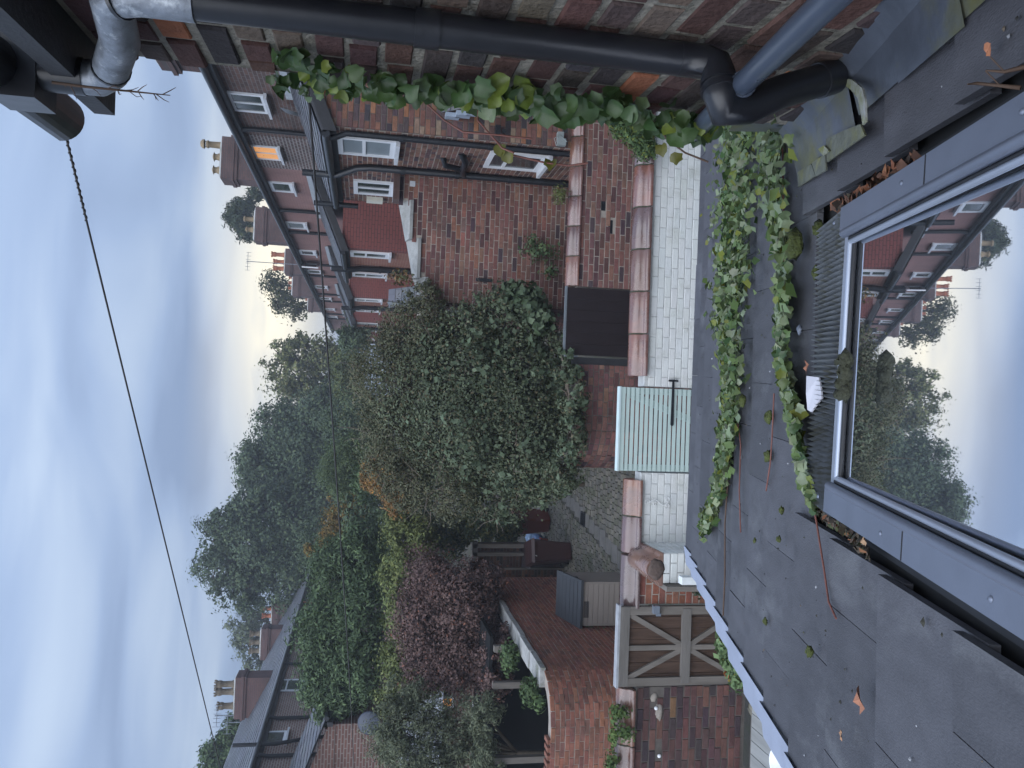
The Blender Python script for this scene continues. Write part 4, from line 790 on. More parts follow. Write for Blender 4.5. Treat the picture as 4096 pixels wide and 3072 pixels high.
def main_house(name, label, y0, y1, wallm, group='houses of the right terrace', zg=ZG):
    h = thing(name, label, 'house', (XM+2, (y0+y1)/2, 0), group)
    MB().box((XM+2.5, (y0+y1)/2, zg/2-.05), (5.0, y1-y0-.004, zg-.1)).build('wall', wallm, h)
    q = MB(); rg = 5.0; q.add([(XM-.18, y0, zg-.02), (XM-.18, y1, zg-.02), (XM+rg*.75, y1, zg+rg*.75*.47), (XM+rg*.75, y0, zg+rg*.75*.47), (XM+2*rg*.75, y0, zg-.02), (XM+2*rg*.75, y1, zg-.02)], [(0, 1, 2, 3), (3, 2, 5, 4)]); q.build('roof', mat('terrace_roof', (.06, .062, .07), .6, .25, 5, .3, 14), h)
    MB().box((XM-.07, (y0+y1)/2, zg-.11), (.14, y1-y0, .14)).build('fascia', BLACKPAINT, h)
    q = MB(); q.tube([(XM-.19, y0, zg-.045), (XM-.19, y1, zg-.045)], .062, 10); q.build('gutter', BLACKC, h)
    return h
h1 = main_house('terrace_house', 'old dark brick terrace house nearest on the right, with a lit attic window', 9.0, 20.85, DKY)
MB().box((XM-.004, 19.55, 7.0), (.01, 2.56, 1.7)).build('repointed_patch', DKP, h1)
AXY, NX = (0, 1, 0), (-1, 0, 0)
window(h1, (XM-.012, 15.75, 7.13), AXY, NX, 1.0, .68, rows=(1,), cols=(1, 1), fr=.07)
window(h1, (XM-.012, 19.0, 7.20), AXY, NX, 1.05, .62, cols=(1, 1), fr=.07, glass=[GLASSL])
q = MB(); q.tube([(XM-.10, 17.7, 7.85), (XM-.07, 17.7, 7.6), (XM-.07, 17.7, 6.4)], .05, 10); q.build('drainpipe', BLACKC, h1)
q = MB(); q.lathe((0, 0, 0), [(.0, .05), (.10, .05), (.22, 0), (.23, -.02)], 18); ob = obj('satellite_dish', q.mesh('satellite_dish'), mat('dark_dish', (.05, .055, .06), .5, .1, 6), h1, mtx((XM-.20, 16.0, 6.62), (.3, .95, 0), (.2, -.06, .98), (-.93, .29, .2)))
# ---- outrigger 1: near face, side face, lean-to roof
o1y0, o1y1 = 11.50, 15.75
# roofs: eaves at XO rising to the main wall
def outrigger_roof(h, y0, y1, rows=11, wd=.24):
    q = MB(); q.add([(XO-.12, y0-.08, ZO-.03), (XO-.12, y1, ZO-.03), (XM, y1, ZF), (XM, y0-.08, ZF), (XO-.12, y0-.08, ZO-.10), (XM, y0-.08, ZF-.07)], [(0, 1, 2, 3), (4, 0, 3, 5)]); q.build('outrigger_roof', mat('slate_bed', (.05, .052, .06), .7, .2, 6), h)
    slates(h, (XO-.14, y0-.09, ZO-.025), (XO-.14, y1, ZO-.025), (XM-XO+.12, 0, ZF-ZO+.02), rows, wd)
    b_ = MB(); b_.box((XM-.04, (y0+y1)/2, ZF+.05), (.03, y1-y0, .13)); b_.build('flashing', mat('white_flashing', (.36, .39, .42), .6, .25, 14, .2, 30), h)
    MB().box((XO-.02, (y0+y1)/2, ZO-.14), (.05, y1-y0, .15)).build('outrigger_fascia', BLACKPAINT, h)
    q = MB(); q.tube([(XO-.14, y0-.08, ZO-.085), (XO-.14, y1+.05, ZO-.085)], .06, 10); q.build('outrigger_gutter', BLACKC, h)
    q = MB(); q.add([(XO-.10, y0-.085, ZO-.06), (XM, y0-.085, ZF-.03), (XM, y0-.085, ZF-.20), (XO-.10, y0-.085, ZO-.23)], [(0, 1, 2, 3)]); q.build('verge_board', BLACKPAINT, h)
outrigger_roof(h1, o1y0, o1y1, 12, .22)
topf = lambda s_: ZO-.12+(ZF-ZO)*max(0, s_)/(XM-XO)
vtop = lambda s_: ZO-.14+(ZF-ZO)*s_/(XM-XO)
win_n = (4.72, 5.30, 1.8, 3.05)
skn = lambda s_, z: (win_n[0]-.05 < XO+s_ < win_n[1]+.05 and win_n[2] < z < win_n[3]+.05)
bricks(h1, [(XO, o1y0), (XM, o1y0)], 1, 1.2, 6.6, OLD, BRICK_O, BRICK_A, cs=.9, bl=.222, bh=.067, jt=.010, depth=.014, top=vtop, skip=skn, seed=61)
wins = [(11.86, 12.68, 4.74, 5.58), (14.2, 15.1, 4.68, 5.38), (11.92, 12.72, 2.46, 3.34)]
sks = lambda s_, z: any(a-.06 < o1y1-s_ < b_+.06 and c-.02 < z < d_+.02 for a, b_, c, d_ in wins)
bricks(h1, [(XO, o1y1), (XO, o1y0)], 1, 1.2, ZO-.16, [((.185, .09, .065), 4), ((.16, .08, .06), 4), ((.215, .11, .075), 2), ((.085, .052, .05), 2), ((.055, .042, .045), 1)], BRICK_O, BRICK_A, cs=.85, bl=.215, bh=.067, jt=.012, depth=.014, skip=sks, seed=62, header_every=2, maxind=0)
q = MB(); q.add([(XO+.002, o1y0-.008, 0), (XM, o1y0-.008, 0), (XM, o1y0-.008, ZF-.1), (XO+.002, o1y0-.008, ZO-.1)], [(0, 1, 2, 3)]); q.build('mortar', MORT_D, h1)
q = MB(); q.add([(XO-.008, o1y0-.008, 0), (XO-.008, o1y1, 0), (XO-.008, o1y1, ZO-.1), (XO-.008, o1y0-.008, ZO-.1)], [(3, 2, 1, 0)]); q.add([(XO+.006, o1y1, 0), (XM, o1y1, 0), (XM, o1y1, ZF-.1), (XO+.006, o1y1, ZO-.1)], [(0, 1, 2, 3)]); q.build('mortar', MORT_L, h1)
window(h1, (XO-.02, 11.86, 4.74), AXY, NX, .82, .84, cols=(1,), rows=(1.25, 1), fr=.075, glass=[GLASSF])
window(h1, (XO-.02, 14.2, 4.68), AXY, NX, .90, .70, cols=(1, 1), rows=(1,), fr=.075)
window(h1, (XO-.02, 11.92, 2.46), AXY, NX, .80, .88, cols=(1,), rows=(2.2, 1), fr=.075)
window(h1, (win_n[0], o1y0-.01, win_n[2]), (1, 0, 0), (0, -1, 0), win_n[1]-win_n[0], win_n[3]-win_n[2], cols=(1,), rows=(1, 1), fr=.07, frame=BLACKPAINT, glass=[GLASSD], sill=False)
pipe(h1, [(XO-.14, 11.62, ZO-.12), (XO-.12, 11.62, 5.58), (XO-.06, 11.60, 5.44), (XO-.06, 11.60, 1.6)], .042)
sp = pipe(h1, [(XO-.14, 13.55, 6.18), (XO-.14, 13.55, 5.75), (XO-.15, 13.5, 5.62), (XO-.07, 13.28, 5.30), (XO-.07, 13.2, 5.1), (XO-.07, 13.15, 1.6)], .055, cl=4)
qq = MB(); qq.tube([(XO-.07, 13.15, 3.60), (XO-.10, 12.75, 3.66), (XO-.10, 12.35, 3.66), (XO, 12.2, 3.75)], .05, 10); qq.tube([(XO-.10, 12.75, 3.66), (XO-.1, 12.6, 3.95), (XO, 12.5, 4.0)], .045, 10); qq.build('branch', BLACKC, sp)
q = MB(); q.tube([(XO-.14, o1y1-.1, 6.12), (XO-.14, o1y1-.1, 5.3)], .05, 10); q.build('vent_pipe', BLACKC, h1)
al = MB(); al.box((XO-.04, 15.45, 5.0), (.09, .24, .30)); al.build('alarm_box', mat('cream_box', (.56, .55, .47), .6, .08, 8), h1)
# lean-to porch low on the near face
q = MB(); a0 = np.array([4.10, 11.0, 3.62]); q.add([(4.08, 11.05, 3.55), (5.6, 11.05, 3.55), (5.6, o1y0, 4.15), (4.08, o1y0, 4.15)], [(0, 1, 2, 3)]); q.build('porch_roof', MATS['slate_bed'], h1)
slates(h1, (4.08, 11.03, 3.555), (5.6, 11.03, 3.555), (0, .49, .60), 4, .3, 'porch_slates')
for i in range(4): MB().box((4.02+.0, 11.42-i*.11, 3.98-i*.14), (.06, .14, .20)).build('porch_soaker', mat('lead_soaker', (.26, .31, .38), .5, .2, 9), h1)
MB().box((4.8, 11.06, 3.44), (1.5, .05, .16)).build('porch_fascia', BLACKPAINT, h1)
for p in ((1120, 240),):
    c = atY(1075, 282, 11.4); q = MB(); q.box((c[0], c[1], c[2]), (.14, .09, .07)); q.box((c[0]-.02, c[1]-.05, c[2]-.08), (.06, .05, .05)); q.build('security_lamp', BLACKC, h1)
c = atY(1210, 296, 11.42); q = MB(); q.box((c[0], c[1], c[2]), (.13, .09, .09)); q.box((c[0]-.08, c[1]-.01, c[2]-.02), (.10, .08, .12)); q.tube([(c[0]-.15, c[1]-.05, c[2]+.06), (c[0]-.05, c[1]-.06, c[2]+.1), (c[0]+.02, c[1]-.05, c[2]+.02), (c[0]-.08, c[1]-.06, c[2]-.09)], .006, 6); q.build('junction_box', mat('grey_box', (.22, .25, .25), .6, .1, 9), h1)
c1 = chimney(h1, 'broad dark brick chimney with three buff pots, first beyond the near roof', 7.55, 9.0, 30.0, 30.9, 8.2, 10.42, [(.55, .52, 'plain'), (.12, .28, 'squat'), (-.35, .28, 'squat')], CHB, POTB, 'chimneys of the right terrace')
# parapet chimney close over the near roof edge
chimney(h1, 'low brick chimney peeping over the gutter beside the near house wing', 5.98, 6.9, 15.3, 16.0, 7.6, 9.05, [(0, .2, 'squat')], CHB, POTB, 'chimneys of the right terrace')
# ---- stepped brick outbuilding between the yards
YC = 13.5
cb = thing('stepped_wall', 'tall red brick wall with stepped stone capping rising behind the alley', 'wall', (2.7, YC, 0))
steps = [(3.28, 4.62, 3.78), (2.66, 4.37, 3.28), (2.02, 4.22, 2.66), (1.62, 4.08, 2.02)]   # left x, top, right x
def ctop(s_):
    x = 3.78-s_
    for xl, z, xr in steps:
        if xl <= x <= xr: return z
    return 4.0
bricks(cb, [(3.78, YC), (1.62, YC)], -1, .9, 4.7, RED+[((.24, .10, .065), 2)], BRICK_O, BRICK_A, bl=.232, bh=.070, jt=.011, depth=.014, top=ctop, seed=71)
q = MB(); [q.box(((xl+xr)/2, YC+.101, z/2), (xr-xl-.002, .22, z-.02)) for xl, z, xr in steps]; q.build('mortar', MORT_L, cb)
bricks(cb, [(1.62, YC+.01), (1.62, 17.5)], -1, .9, 4.0, RED, BRICK_O, BRICK_A, bl=.225, bh=.068, jt=.011, depth=.014, maxind=0, seed=72)
q = MB(); q.box((1.75, 15.5, 2.0), (.24, 3.8, 4.0)); q.build('return_wall', MORT_L, cb)
for i, (xl, z, xr) in enumerate(steps):
    if i == 0: continue
    q = MB(); q.add([(xl-.02, YC-.05, z), (xr, YC-.05, z), (xr, YC+.26, z+.16), (xl-.02, YC+.26, z+.04), (xl-.02, YC-.05, z+.05), (xr, YC-.05, z+.05), (xr, YC+.26, z+.24), (xl-.02, YC+.26, z+.10)], [(0, 1, 5, 4), (1, 2, 6, 5), (2, 3, 7, 6), (3, 0, 4, 7), (4, 5, 6, 7)]); q.build('capping_stone', mat('pale_capping', (.25, .255, .25), .85, .35, 8, .4, 30, stain=(.10, .10, .09), sscale=4), cb)
MB().box((3.52, YC+.02, 4.66), (.54, .30, .10)).build('shadow_strip', mat('shadow_strip_dark', (.075, .045, .04), .9, .3, 14, .4, 40), cb)  # dark strip painting in the shadow band over the right-hand step
window(cb, (1.60, 14.4, 3.0), AXY, NX, .7, .7, fr=.07)
c = atY(1045, 605, YC-.03); MB().box((c[0], YC-.03, c[2]), (.05, .05, .27)).build('iron_tie', BLACKC, cb)
c = atY(878, 396, YC-.02); MB().box((c[0], YC-.02, c[2]-.1), (.09, .02, .09)).build('white_tag', WINS, cb)
# ---- painted houses further along
def painted(y0, y1, label, oy0, oy1, wallm=PINK, redm=REDP, sidem=REDPY, openwin=None, det=True, mid=0):
    h = main_house('terrace_house', label, y0+.002, y1, wallm)
    q = MB(); q.box((XO+1.0, oy0+.15, 2.9), (2.0-.012, .3, 5.7)); q.build('outrigger_front', redm, h)
    q = MB(); q.box((XO+1.0, (oy0+oy1)/2+.16, 2.88), (1.99, oy1-oy0-.32, 5.66)); q.build('outrigger_side', sidem, h)
    outrigger_roof(h, oy0, oy1, 11, .4)
    window(h, (XO-.02, oy0+.35, 4.55), AXY, NX, .72, 1.0, rows=(1.6, 1), fr=.09)
    window(h, (XO-.02, oy1-1.25, 4.55), AXY, NX, .72, 1.0, rows=(1.6, 1), fr=.09)
    ym = (oy0+oy1)/2; pipe(h, [(XO-.15, ym, 6.1), (XO-.15, ym, 5.6), (XO-.10, ym+.05, 5.3), (XO-.09, ym+.05, 2.5)], .085, cl=3)
    for yy, hh in ((y0+1.3, .62), (y0+6.3, .66)): window(h, (XM-.012, yy, 7.15), AXY, NX, 1.0, hh, fr=.1)
    for yy in (y0+4.4, y0+7.7):
        q = MB(); q.tube([(XM-.10, yy, 7.85), (XM-.07, yy, 7.6), (XM-.07, yy, 6.3)], .055, 8); q.build('drainpipe', BLACKC, h)
    return h
h2 = painted(20.85, 31.0, 'pink painted terrace house behind the stepped wall, with red painted outrigger', 20.9, 26.1)
h3 = painted(31.0, 41.2, 'second pink painted terrace house, red outrigger half hidden by the bush', 31.1, 36.6)
h4 = painted(41.2, 52.0, 'third painted terrace house, small and ivy covered, beyond the bush', 41.4, 47.0)
h5 = painted(52.0, 72.0, 'farthest painted terrace house at the end of the right row', 52.4, 58.0)
tr = MB(); P0 = atX(562+20, 652, 5.5); window(h3, (XM-.35, 34.4, 7.12), (.30, .95, 0), (-.95, .3, 0), .95, .66, fr=.1, sill=False, name='open_casement')
q = MB(); q.add([(XO-.9, 28.0, 4.5), (XO, 28.0, 4.0), (XO, 31, 4.0), (XO-.9, 31, 4.5)], [(0, 1, 2, 3)])
lt = thing('lean_to', 'small slate lean-to roof with ridge, behind the left end of the stepped wall', 'roof', (2.6, 24, 0)); q = MB(); q.add([(2.95, 26.6, 3.1), (3.75, 26.6, 3.1), (3.75, 28.4, 4.3), (3.3, 28.4, 4.3)], [(0, 1, 2, 3)]); q.build('bed', MATS['slate_bed'], lt); slates(lt, (3.1, 26.58, 3.12), (3.75, 26.58, 3.12), (0, 1.8, 1.2), 6, .3)
q = MB(); q.tube([(2.95, 26.58, 3.14), (3.3, 28.4, 4.34)], .06, 8); q.build('hip', LEAD, lt); MB().box((3.36, 26.75, 1.55), (.75, .2, 3.1)).build('wall', REDPY, lt)
CHG = 'chimneys of the right terrace'
chimney(h2, 'dark brick chimney with tangled growth, second along the right terrace', 7.3, 8.9, 40.5, 41.4, 8.4, 10.6, [(.3, .5, 'plain'), (-.2, .4, 'squat')], CHB, POTB, CHG)
chimney(h3, 'brick chimney with three tall stubby pots, third along the right terrace', 7.4, 8.9, 51.5, 52.5, 8.4, 10.2, [(.45, .75, 'crown'), (0., .62, 'crown'), (-.4, .62, 'crown')], CHB, POTR, CHG)
chimney(h4, 'red brick chimney with low red pots half in leaves, fourth along the right terrace', 7.1, 8.9, 60.5, 61.5, 8.4, 10.5, [(.5, .25, 'plain'), (.1, .25, 'plain'), (-.3, .25, 'plain')], CHB, POTR, CHG)
chimney(h4, 'plain brick chimney under the drooping leaves, last along the right terrace', 6.9, 8.4, 68.5, 69.5, 8.4, 9.9, [(.2, .2, 'plain')], CHB, POTR, CHG)
def aerial(label, base, h_, w_, group):
    t_ = thing('tv_aerial', label, 'aerial', tuple(base), group); base = np.array(base, float); q = MB(); q.tube([base, base+[0, 0, h_]], .022, 6); q.build('mast', ZINC, t_)
    q = MB(); q.tube([base+[-w_/2, -.2, h_-.1], base+[w_/2, .1, h_-.06]], .014, 5)
    for i in range(6): c = base+[-w_/2+w_*i/5, -.2+.06*i, h_-.1]; q.tube([c+[0, 0, -.14], c+[0, 0, .14]], .010, 4)
    q.build('boom', ZINC, t_)
aerial('tall tv aerial standing by the third chimney of the right terrace', (7.75, 50.0, 9.3), 2.9, 1.1, None)
# ================================================================== left-hand terrace
XL, ZL = -10.5, 7.70
LBR = brickmat('left_brick', (.15, .082, .066), (.21, .115, .09), (.30, .26, .23), 1, var=.25, msize=.018)
LBX = brickmat('left_brick_x', (.12, .06, .05), (.165, .08, .064), (.22, .18, .16), 0, var=.3, msize=.014)
def lhouse(y0, y1, label):
    h = thing('terrace_house', label, 'house', (XL-2, (y0+y1)/2, 0), 'houses of the left terrace')
    MB().box((XL-3.8, (y0+y1)/2, ZL/2-.05), (7.6, y1-y0-.004, ZL-.1)).build('wall', LBR, h)
    q = MB(); q.add([(XL+.15, y0, ZL), (XL+.15, y1, ZL), (XL-3.9, y1, ZL+2.03), (XL-3.9, y0, ZL+2.03), (XL-8, y0, ZL), (XL-8, y1, ZL)], [(3, 2, 1, 0), (4, 5, 2, 3)]); q.build('roof_bed', MATS['slate_bed'], h)
    slates(h, (XL+.17, y1, ZL+.01), (XL+.17, y0, ZL+.01), (-4.05, 0, 2.03), 16, .4, 'roof_slates')
    MB().box((XL+.03, (y0+y1)/2, ZL-.10), (.1, y1-y0, .18)).build('fascia', BLACKPAINT, h)
    q = MB(); q.tube([(XL+.17, y0, ZL-.03), (XL+.17, y1, ZL-.03)], .065, 8); q.build('gutter', BLACKC, h); return h
PX_ = (1, 0, 0); AYn = (0, -1, 0)
l1 = lhouse(17.0, 33.0, 'brick terrace house at the far left with slate roof and white window')
l2 = lhouse(33.0, 49.0, 'second brick terrace house on the left, roofline dropping behind the laurel')
l3 = lhouse(49.0, 66.0, 'farthest brick terrace house on the left, ending under the big tree')
window(l1, (XL+.012, 26.3, 6.95), AYn, PX_, .95, .72, fr=.09); window(l1, (XL+.012, 31.0, 6.75), AYn, PX_, 1.2, .95, fr=.10, rows=(2, 1))
window(l2, (XL+.012, 44.2, 6.9), AYn, PX_, 1.0, .7, fr=.1); window(l3, (XL+.012, 54.5, 6.85), AYn, PX_, 1.1, .8, fr=.12, rows=(1, 1)); window(l3, (XL+.012, 58.6, 6.9), AYn, PX_, .9, .6, fr=.12)
for h_, yy, m_ in ((l1, 24.4, BLACKC), (l1, 27.2, BLACKC), (l1, 32.6, BLACKC), (l2, 36.2, BLACKC), (l2, 38.2, POTR), (l2, 42.0, POTR), (l2, 47.0, BLACKC)):
    q = MB(); q.tube([(XL+.14, yy, ZL-.05), (XL+.08, yy, ZL-.35), (XL+.08, yy, 5.3)], .06, 8); q.build('drainpipe', m_, h_)
q = MB(); q.tube([(XL+.17, 25.0, ZL+.7), (XL+.17, 25.0, ZL-.5), (XL+.12, 25.4, ZL-1.3), (XL+.1, 25.6, ZL-2.)], .06, 8); q.build('soil_vent', BLACKC, l1)
LG = 'chimneys of the left terrace'
CHL = brickmat('left_chimney', (.085, .045, .045), (.11, .055, .05), (.06, .05, .05), 0, var=.3)
def lch(h_, label, x, y, wv, wh, Y, pots, mt_):
    c = atY(x, y, Y); k = 1.85172*Y/F; chimney(h_, label, c[0]-wh*k/2, c[0]+wh*k/2, Y, Y+.9, c[2]-wv*k*.5-.5, c[2]+wv*k*.5, pots, CHL, mt_, LG)
lch(l1, 'big brick chimney with ornate crown pots, nearest on the left terrace', 537, 1508, 60, 82, 34.0, [(-.45, .6, 'crown'), (.12, .72, 'crown'), (.42, .72, 'crown')], POTK)
lch(l2, 'brick chimney with a row of crown pots, second on the left terrace', 588, 1392, 50, 62, 45.0, [(-.45, .5, 'crown'), (0, .5, 'crown'), (.45, .5, 'crown')], POTK)
lch(l3, 'brick chimney with red pots in front of the big tree, third on the left terrace', 607, 1330, 40, 46, 52.0, [(.35, .55, 'crown'), (-.1, .5, 'crown')], POTR)
lch(l3, 'low brick chimney with white bands and no pots, last on the left terrace', 644, 1262, 34, 42, 58.0, [], POTR)
aerial('tv aerial with a long boom above the nearest left chimney', atY(505, 1545, 33), .7, .7, None); aerial('lower tv aerial beside the nearest left chimney', atY(522, 1560, 33), .6, .7, None)
# left outrigger with dark wall
lo = thing('outrigger', 'red brick outrigger with slate roof at the lower left, dish on its corner', 'building', (-9, 20, 0))
MB().box((-10.0, 22.0, 2.75), (4.3, 4.0, 5.5)).build('wall', LBX, lo)
q = MB(); q.add([(-7.75, 19.9, 5.62), (-7.75, 24, 5.62), (-10.4, 24, 6.6), (-10.4, 19.9, 6.6)], [(3, 2, 1, 0)]); q.build('roof_bed', MATS['slate_bed'], lo); slates(lo, (-7.73, 24, 5.63), (-7.73, 19.88, 5.63), (-2.65, 0, 1.0), 10, .3)
MB().box((-7.80, 21.9, 5.52), (.1, 4.1, .14)).build('fascia', BLACKPAINT, lo); q = MB(); q.tube([(-7.68, 19.9, 5.6), (-7.68, 24, 5.6)], .06, 8); q.build('gutter', BLACKC, lo)
q = MB(); q.add([(-7.85, 19.985, 5.55), (-10.4, 19.985, 6.55), (-12.2, 19.985, 6.55), (-12.2, 19.985, 5.4), (-7.85, 19.985, 5.4)], [(0, 1, 2, 3, 4)]); q.build('gable', LBX, lo)
c = atY(797, 1562, 19.4); q = MB(); q.lathe((0, 0, 0), [(.0, .06), (.12, .05), (.23, .015), (.27, 0), (.26, -.01), (0, .04)], 22); dsh = tag(obj('satellite_dish', q.mesh('satellite_dish'), mat('grey_dish', (.05, .06, .085), .6, .08, 6), lo, mtx(tuple(c), (1, .1, 0), (0, .25, .97), (.1, -.97, .25))), 'grey satellite dish')
# garden building and open-fronted shed lower left
gb = thing('garden_building', 'low brick garden building with lit orange window behind the grey-green tree', 'building', (-7, 17, 0))
MB().box((-7.4, 18.2, 1.6), (3.4, .3, 3.2)).build('wall', LBX, gb)
q = MB(); q.add([(-9.1, 17.6, 3.1), (-5.6, 17.6, 3.1), (-5.6, 19.4, 3.9), (-9.1, 19.4, 3.9)], [(0, 1, 2, 3)]); q.build('roof', mat('pale_roof', (.27, .29, .33), .6, .2, 6, .3, 20), gb)
for x, y, w_, h_ in ((960, 1518, .26, .42), (1035, 1540, .5, .35), (1045, 1518, .25, .3)):
    c = atY(x, y, 18.0); window(gb, (c[0]-w_/2, 18.03, c[2]-h_/2), (1, 0, 0), (0, -1, 0), w_, h_, fr=.05, glass=[GLASSL], sill=False)
os_ = thing('open_shed', 'dark open-fronted shed with grey posts behind the left alley wall', 'shed', (-6, 14.5, 0))
BLK = mat('shed_shade', (.012, .013, .014), .95, .2, 5, spec=.1)  # near-black colour stands in for the shade in and over the shed
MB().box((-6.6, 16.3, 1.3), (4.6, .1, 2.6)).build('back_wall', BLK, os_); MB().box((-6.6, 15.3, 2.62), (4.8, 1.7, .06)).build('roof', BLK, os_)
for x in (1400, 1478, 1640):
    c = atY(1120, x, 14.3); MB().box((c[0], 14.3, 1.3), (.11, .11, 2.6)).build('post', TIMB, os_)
# ================================================================== overhead cables
def cable(label, A, B_, r_, sag, mt_=None, twist=False):
    A = np.array(A, float); B_ = np.array(B_, float); n_ = 60; q = MB(); P = []
    for i in range(n_+1): t_ = i/n_; p = A*(1-t_)+B_*t_; p[2] -= sag*4*t_*(1-t_); P.append(p)
    q.tube(P, r_, 7)
    ob = tag(q.build('telephone_cable', mt_ or WIRE), label, 'cable')
    if twist:
        q2 = MB(); u = np.array([0, 0, 1.]); L_ = .95; d = (P[4]-P[0]); d /= np.linalg.norm(d); v = np.cross(d, u); n2 = 260
        q2.tube([P[0]+d*(L_*i/n2)-np.array([0, 0, sag*.02*i/n2])+.0036*(math.cos(i*.9)*u+math.sin(i*.9)*v) for i in range(n2)], .0028, 5); q2.build('twisted_grip', mt_ or WIRE, ob)
    return ob
cA = atY(108, 172, 2.05)
cable('upper black telephone cable running from the near gutter to the far left', (1.2, 2.25, 5.985), (-6.0, 10.0, 6.07), .0036, .0, twist=True)
cable('lower black cable crossing in front of the terraces at eye level', (1.0, 2.2, 5.25), (-5.0, 10.0, 4.94), .0036, .02)
tw = thing('dead_twig', 'thin dry twig hanging from the near gutter against the sky', 'twig', tuple(cA)); q = MB(); P = [atY(112, 178, 1.84), atY(190, 188, 1.85), atY(280, 197, 1.86), atY(368, 206, 1.87)]; q.tube(P, [.0035, .003, .0022, .001], 6); stem = q.build('stem', STEMB, tw)
q = MB(); g = random.Random(5)
for i in range(14):
    t_ = g.uniform(.05, .95)*3; k_ = int(t_); p = P[k_]*(1-t_+k_)+P[k_+1]*(t_-k_); d = np.array([g.uniform(-.02, .02), g.uniform(-.02, .02), -g.uniform(.005, .03)]); q.tube([p, p+d*.6, p+d+np.array([g.uniform(-.01, .01), 0, 0])], [.0012, .001, .0005], 4)
q.build('twiglets', STEMB, tw)
# ================================================================== trees and shrubs
G1 = [((0.057, 0.084, 0.059), 4), ((0.070, 0.101, 0.065), 3), ((0.047, 0.070, 0.054), 3), ((0.088, 0.115, 0.068), 1)]  # greens paled and greyed, painting in part of the distance haze
G2 = [((0.061, 0.097, 0.051), 4), ((0.078, 0.119, 0.061), 3), ((0.049, 0.078, 0.043), 3)]
GB = [((0.081, 0.097, 0.068), 4), ((0.092, 0.108, 0.074), 3), ((0.068, 0.081, 0.059), 3), ((0.121, 0.097, 0.068), 2.2), ((0.101, 0.112, 0.081), 1)]
OL = [((0.115, 0.128, 0.065), 3), ((0.088, 0.108, 0.057), 3), ((0.149, 0.149, 0.074), 1)]
YG = [((.115, .135, .058), 3), ((.095, .118, .052), 3), ((.14, .16, .075), 1.2), ((.075, .10, .048), 2)]
OR = [((.19, .105, .045), 3), ((.15, .09, .045), 3), ((.27, .15, .055), 1.2), ((.13, .10, .05), 3)]
PL = [((0.108, 0.070, 0.078), 4), ((0.128, 0.086, 0.092), 3), ((0.084, 0.054, 0.062), 3), ((0.203, 0.095, 0.081), .35)]
GG = [((0.115, 0.135, 0.105), 3), ((0.135, 0.155, 0.119), 3), ((0.084, 0.105, 0.084), 3)]
def tree(name, label, cat, lobes, n, size, pal, base=None, r0=.12, group=None, limb=3, **kw):
    kw.setdefault('cl', 0 if n < 5000 else 60)
    bc = np.mean([l[0] for l in lobes], 0); bs = base if base is not None else (bc[0], bc[1], 0.)
    t_ = thing(name, label, cat, tuple(map(float, bs)), group); crown(lobes, n, size, pal, t_, **kw)
    if r0: limbs(t_, bs, lobes, r0, limb)
    return t_
TG = 'trees beyond the gardens'
L = lambda *q: lobe(*q)
tree('broadleaf_tree', 'pale open tree with sky showing through, at the end of the right terrace', 'tree', [L(612, 770, 44, 42, 62), L(650, 830, 50, 48, 62), L(690, 770, 48, 60, 62), L(620, 830, 40, 40, 62), L(650, 740, 40, 30, 62), L(725, 820, 40, 60, 62)], 15000, .26, OL, r0=.28, group=TG, limb=9, shell=.75, lump=.3, clump=.25, sprig=.12)
tree('broadleaf_tree', 'dense dark tree left of the pale open tree', 'tree', [L(600, 930, 46, 60, 56), L(555, 1005, 42, 55, 56), L(660, 950, 60, 80, 55), L(640, 1040, 65, 60, 56), L(720, 900, 60, 70, 54)], 42000, .23, G1, r0=.4, group=TG, shell=.6, lump=.28, sprig=.08)
tree('broadleaf_tree', 'tallest big green tree behind the left terrace, gaps of sky in its top', 'tree', [L(480, 1140, 46, 45, 52), L(475, 1215, 46, 55, 52), L(530, 1270, 50, 50, 52), L(560, 1170, 70, 80, 52), L(630, 1230, 60, 80, 52), L(640, 1120, 60, 70, 52), L(545, 1090, 40, 45, 52), L(700, 1065, 50, 60, 52), L(690, 1010, 45, 50, 53)], 60000, .22, G1, r0=.45, group=TG, shell=.62, lump=.34, clump=.12, sprig=.1)
tree('broadleaf_tree', 'grey leafy tree showing between the left chimneys', 'tree', [L(540, 1370, 40, 48, 66), L(570, 1420, 36, 40, 66), L(545, 1335, 32, 28, 66)], 7000, .26, [((0.095, 0.115, 0.081), 3), ((0.068, 0.088, 0.068), 2)], r0=.22, group=TG, limb=7, shell=.8, lump=.4, clump=.35, sprig=.1)
tree('broadleaf_tree', 'green treetop at the far left edge above the slate roof', 'tree', [L(462, 1640, 32, 34, 40), L(500, 1590, 30, 40, 40), L(520, 1560, 26, 26, 40)], 7000, .2, G2, r0=.2, group=TG, shell=.6, lump=.4)
tree('conifer', 'spiky dark conifer rising behind the second right chimney', 'tree', [L(510, 470, 24, 22, 64), L(525, 448, 26, 18, 64), L(535, 500, 22, 20, 64), L(550, 420, 16, 16, 64)], 4500, .5, [((.03, .045, .03), 3), ((.05, .06, .03), 1)], r0=.2, group=TG, shell=.9, lump=.4, asp=.18, hang=-.8, limb=6, sprig=.25)
tree('broadleaf_tree', 'drooping leafy branches round the last right chimneys against the glow', 'tree', [L(590, 612, 28, 30, 70), L(615, 640, 30, 32, 70), L(640, 668, 26, 26, 70), L(600, 660, 16, 20, 70)], 4200, .26, [((.045, .05, .02), 3), ((.03, .04, .02), 2)], r0=.2, group=TG, limb=8, shell=.9, lump=.4, clump=.35, sprig=.25)
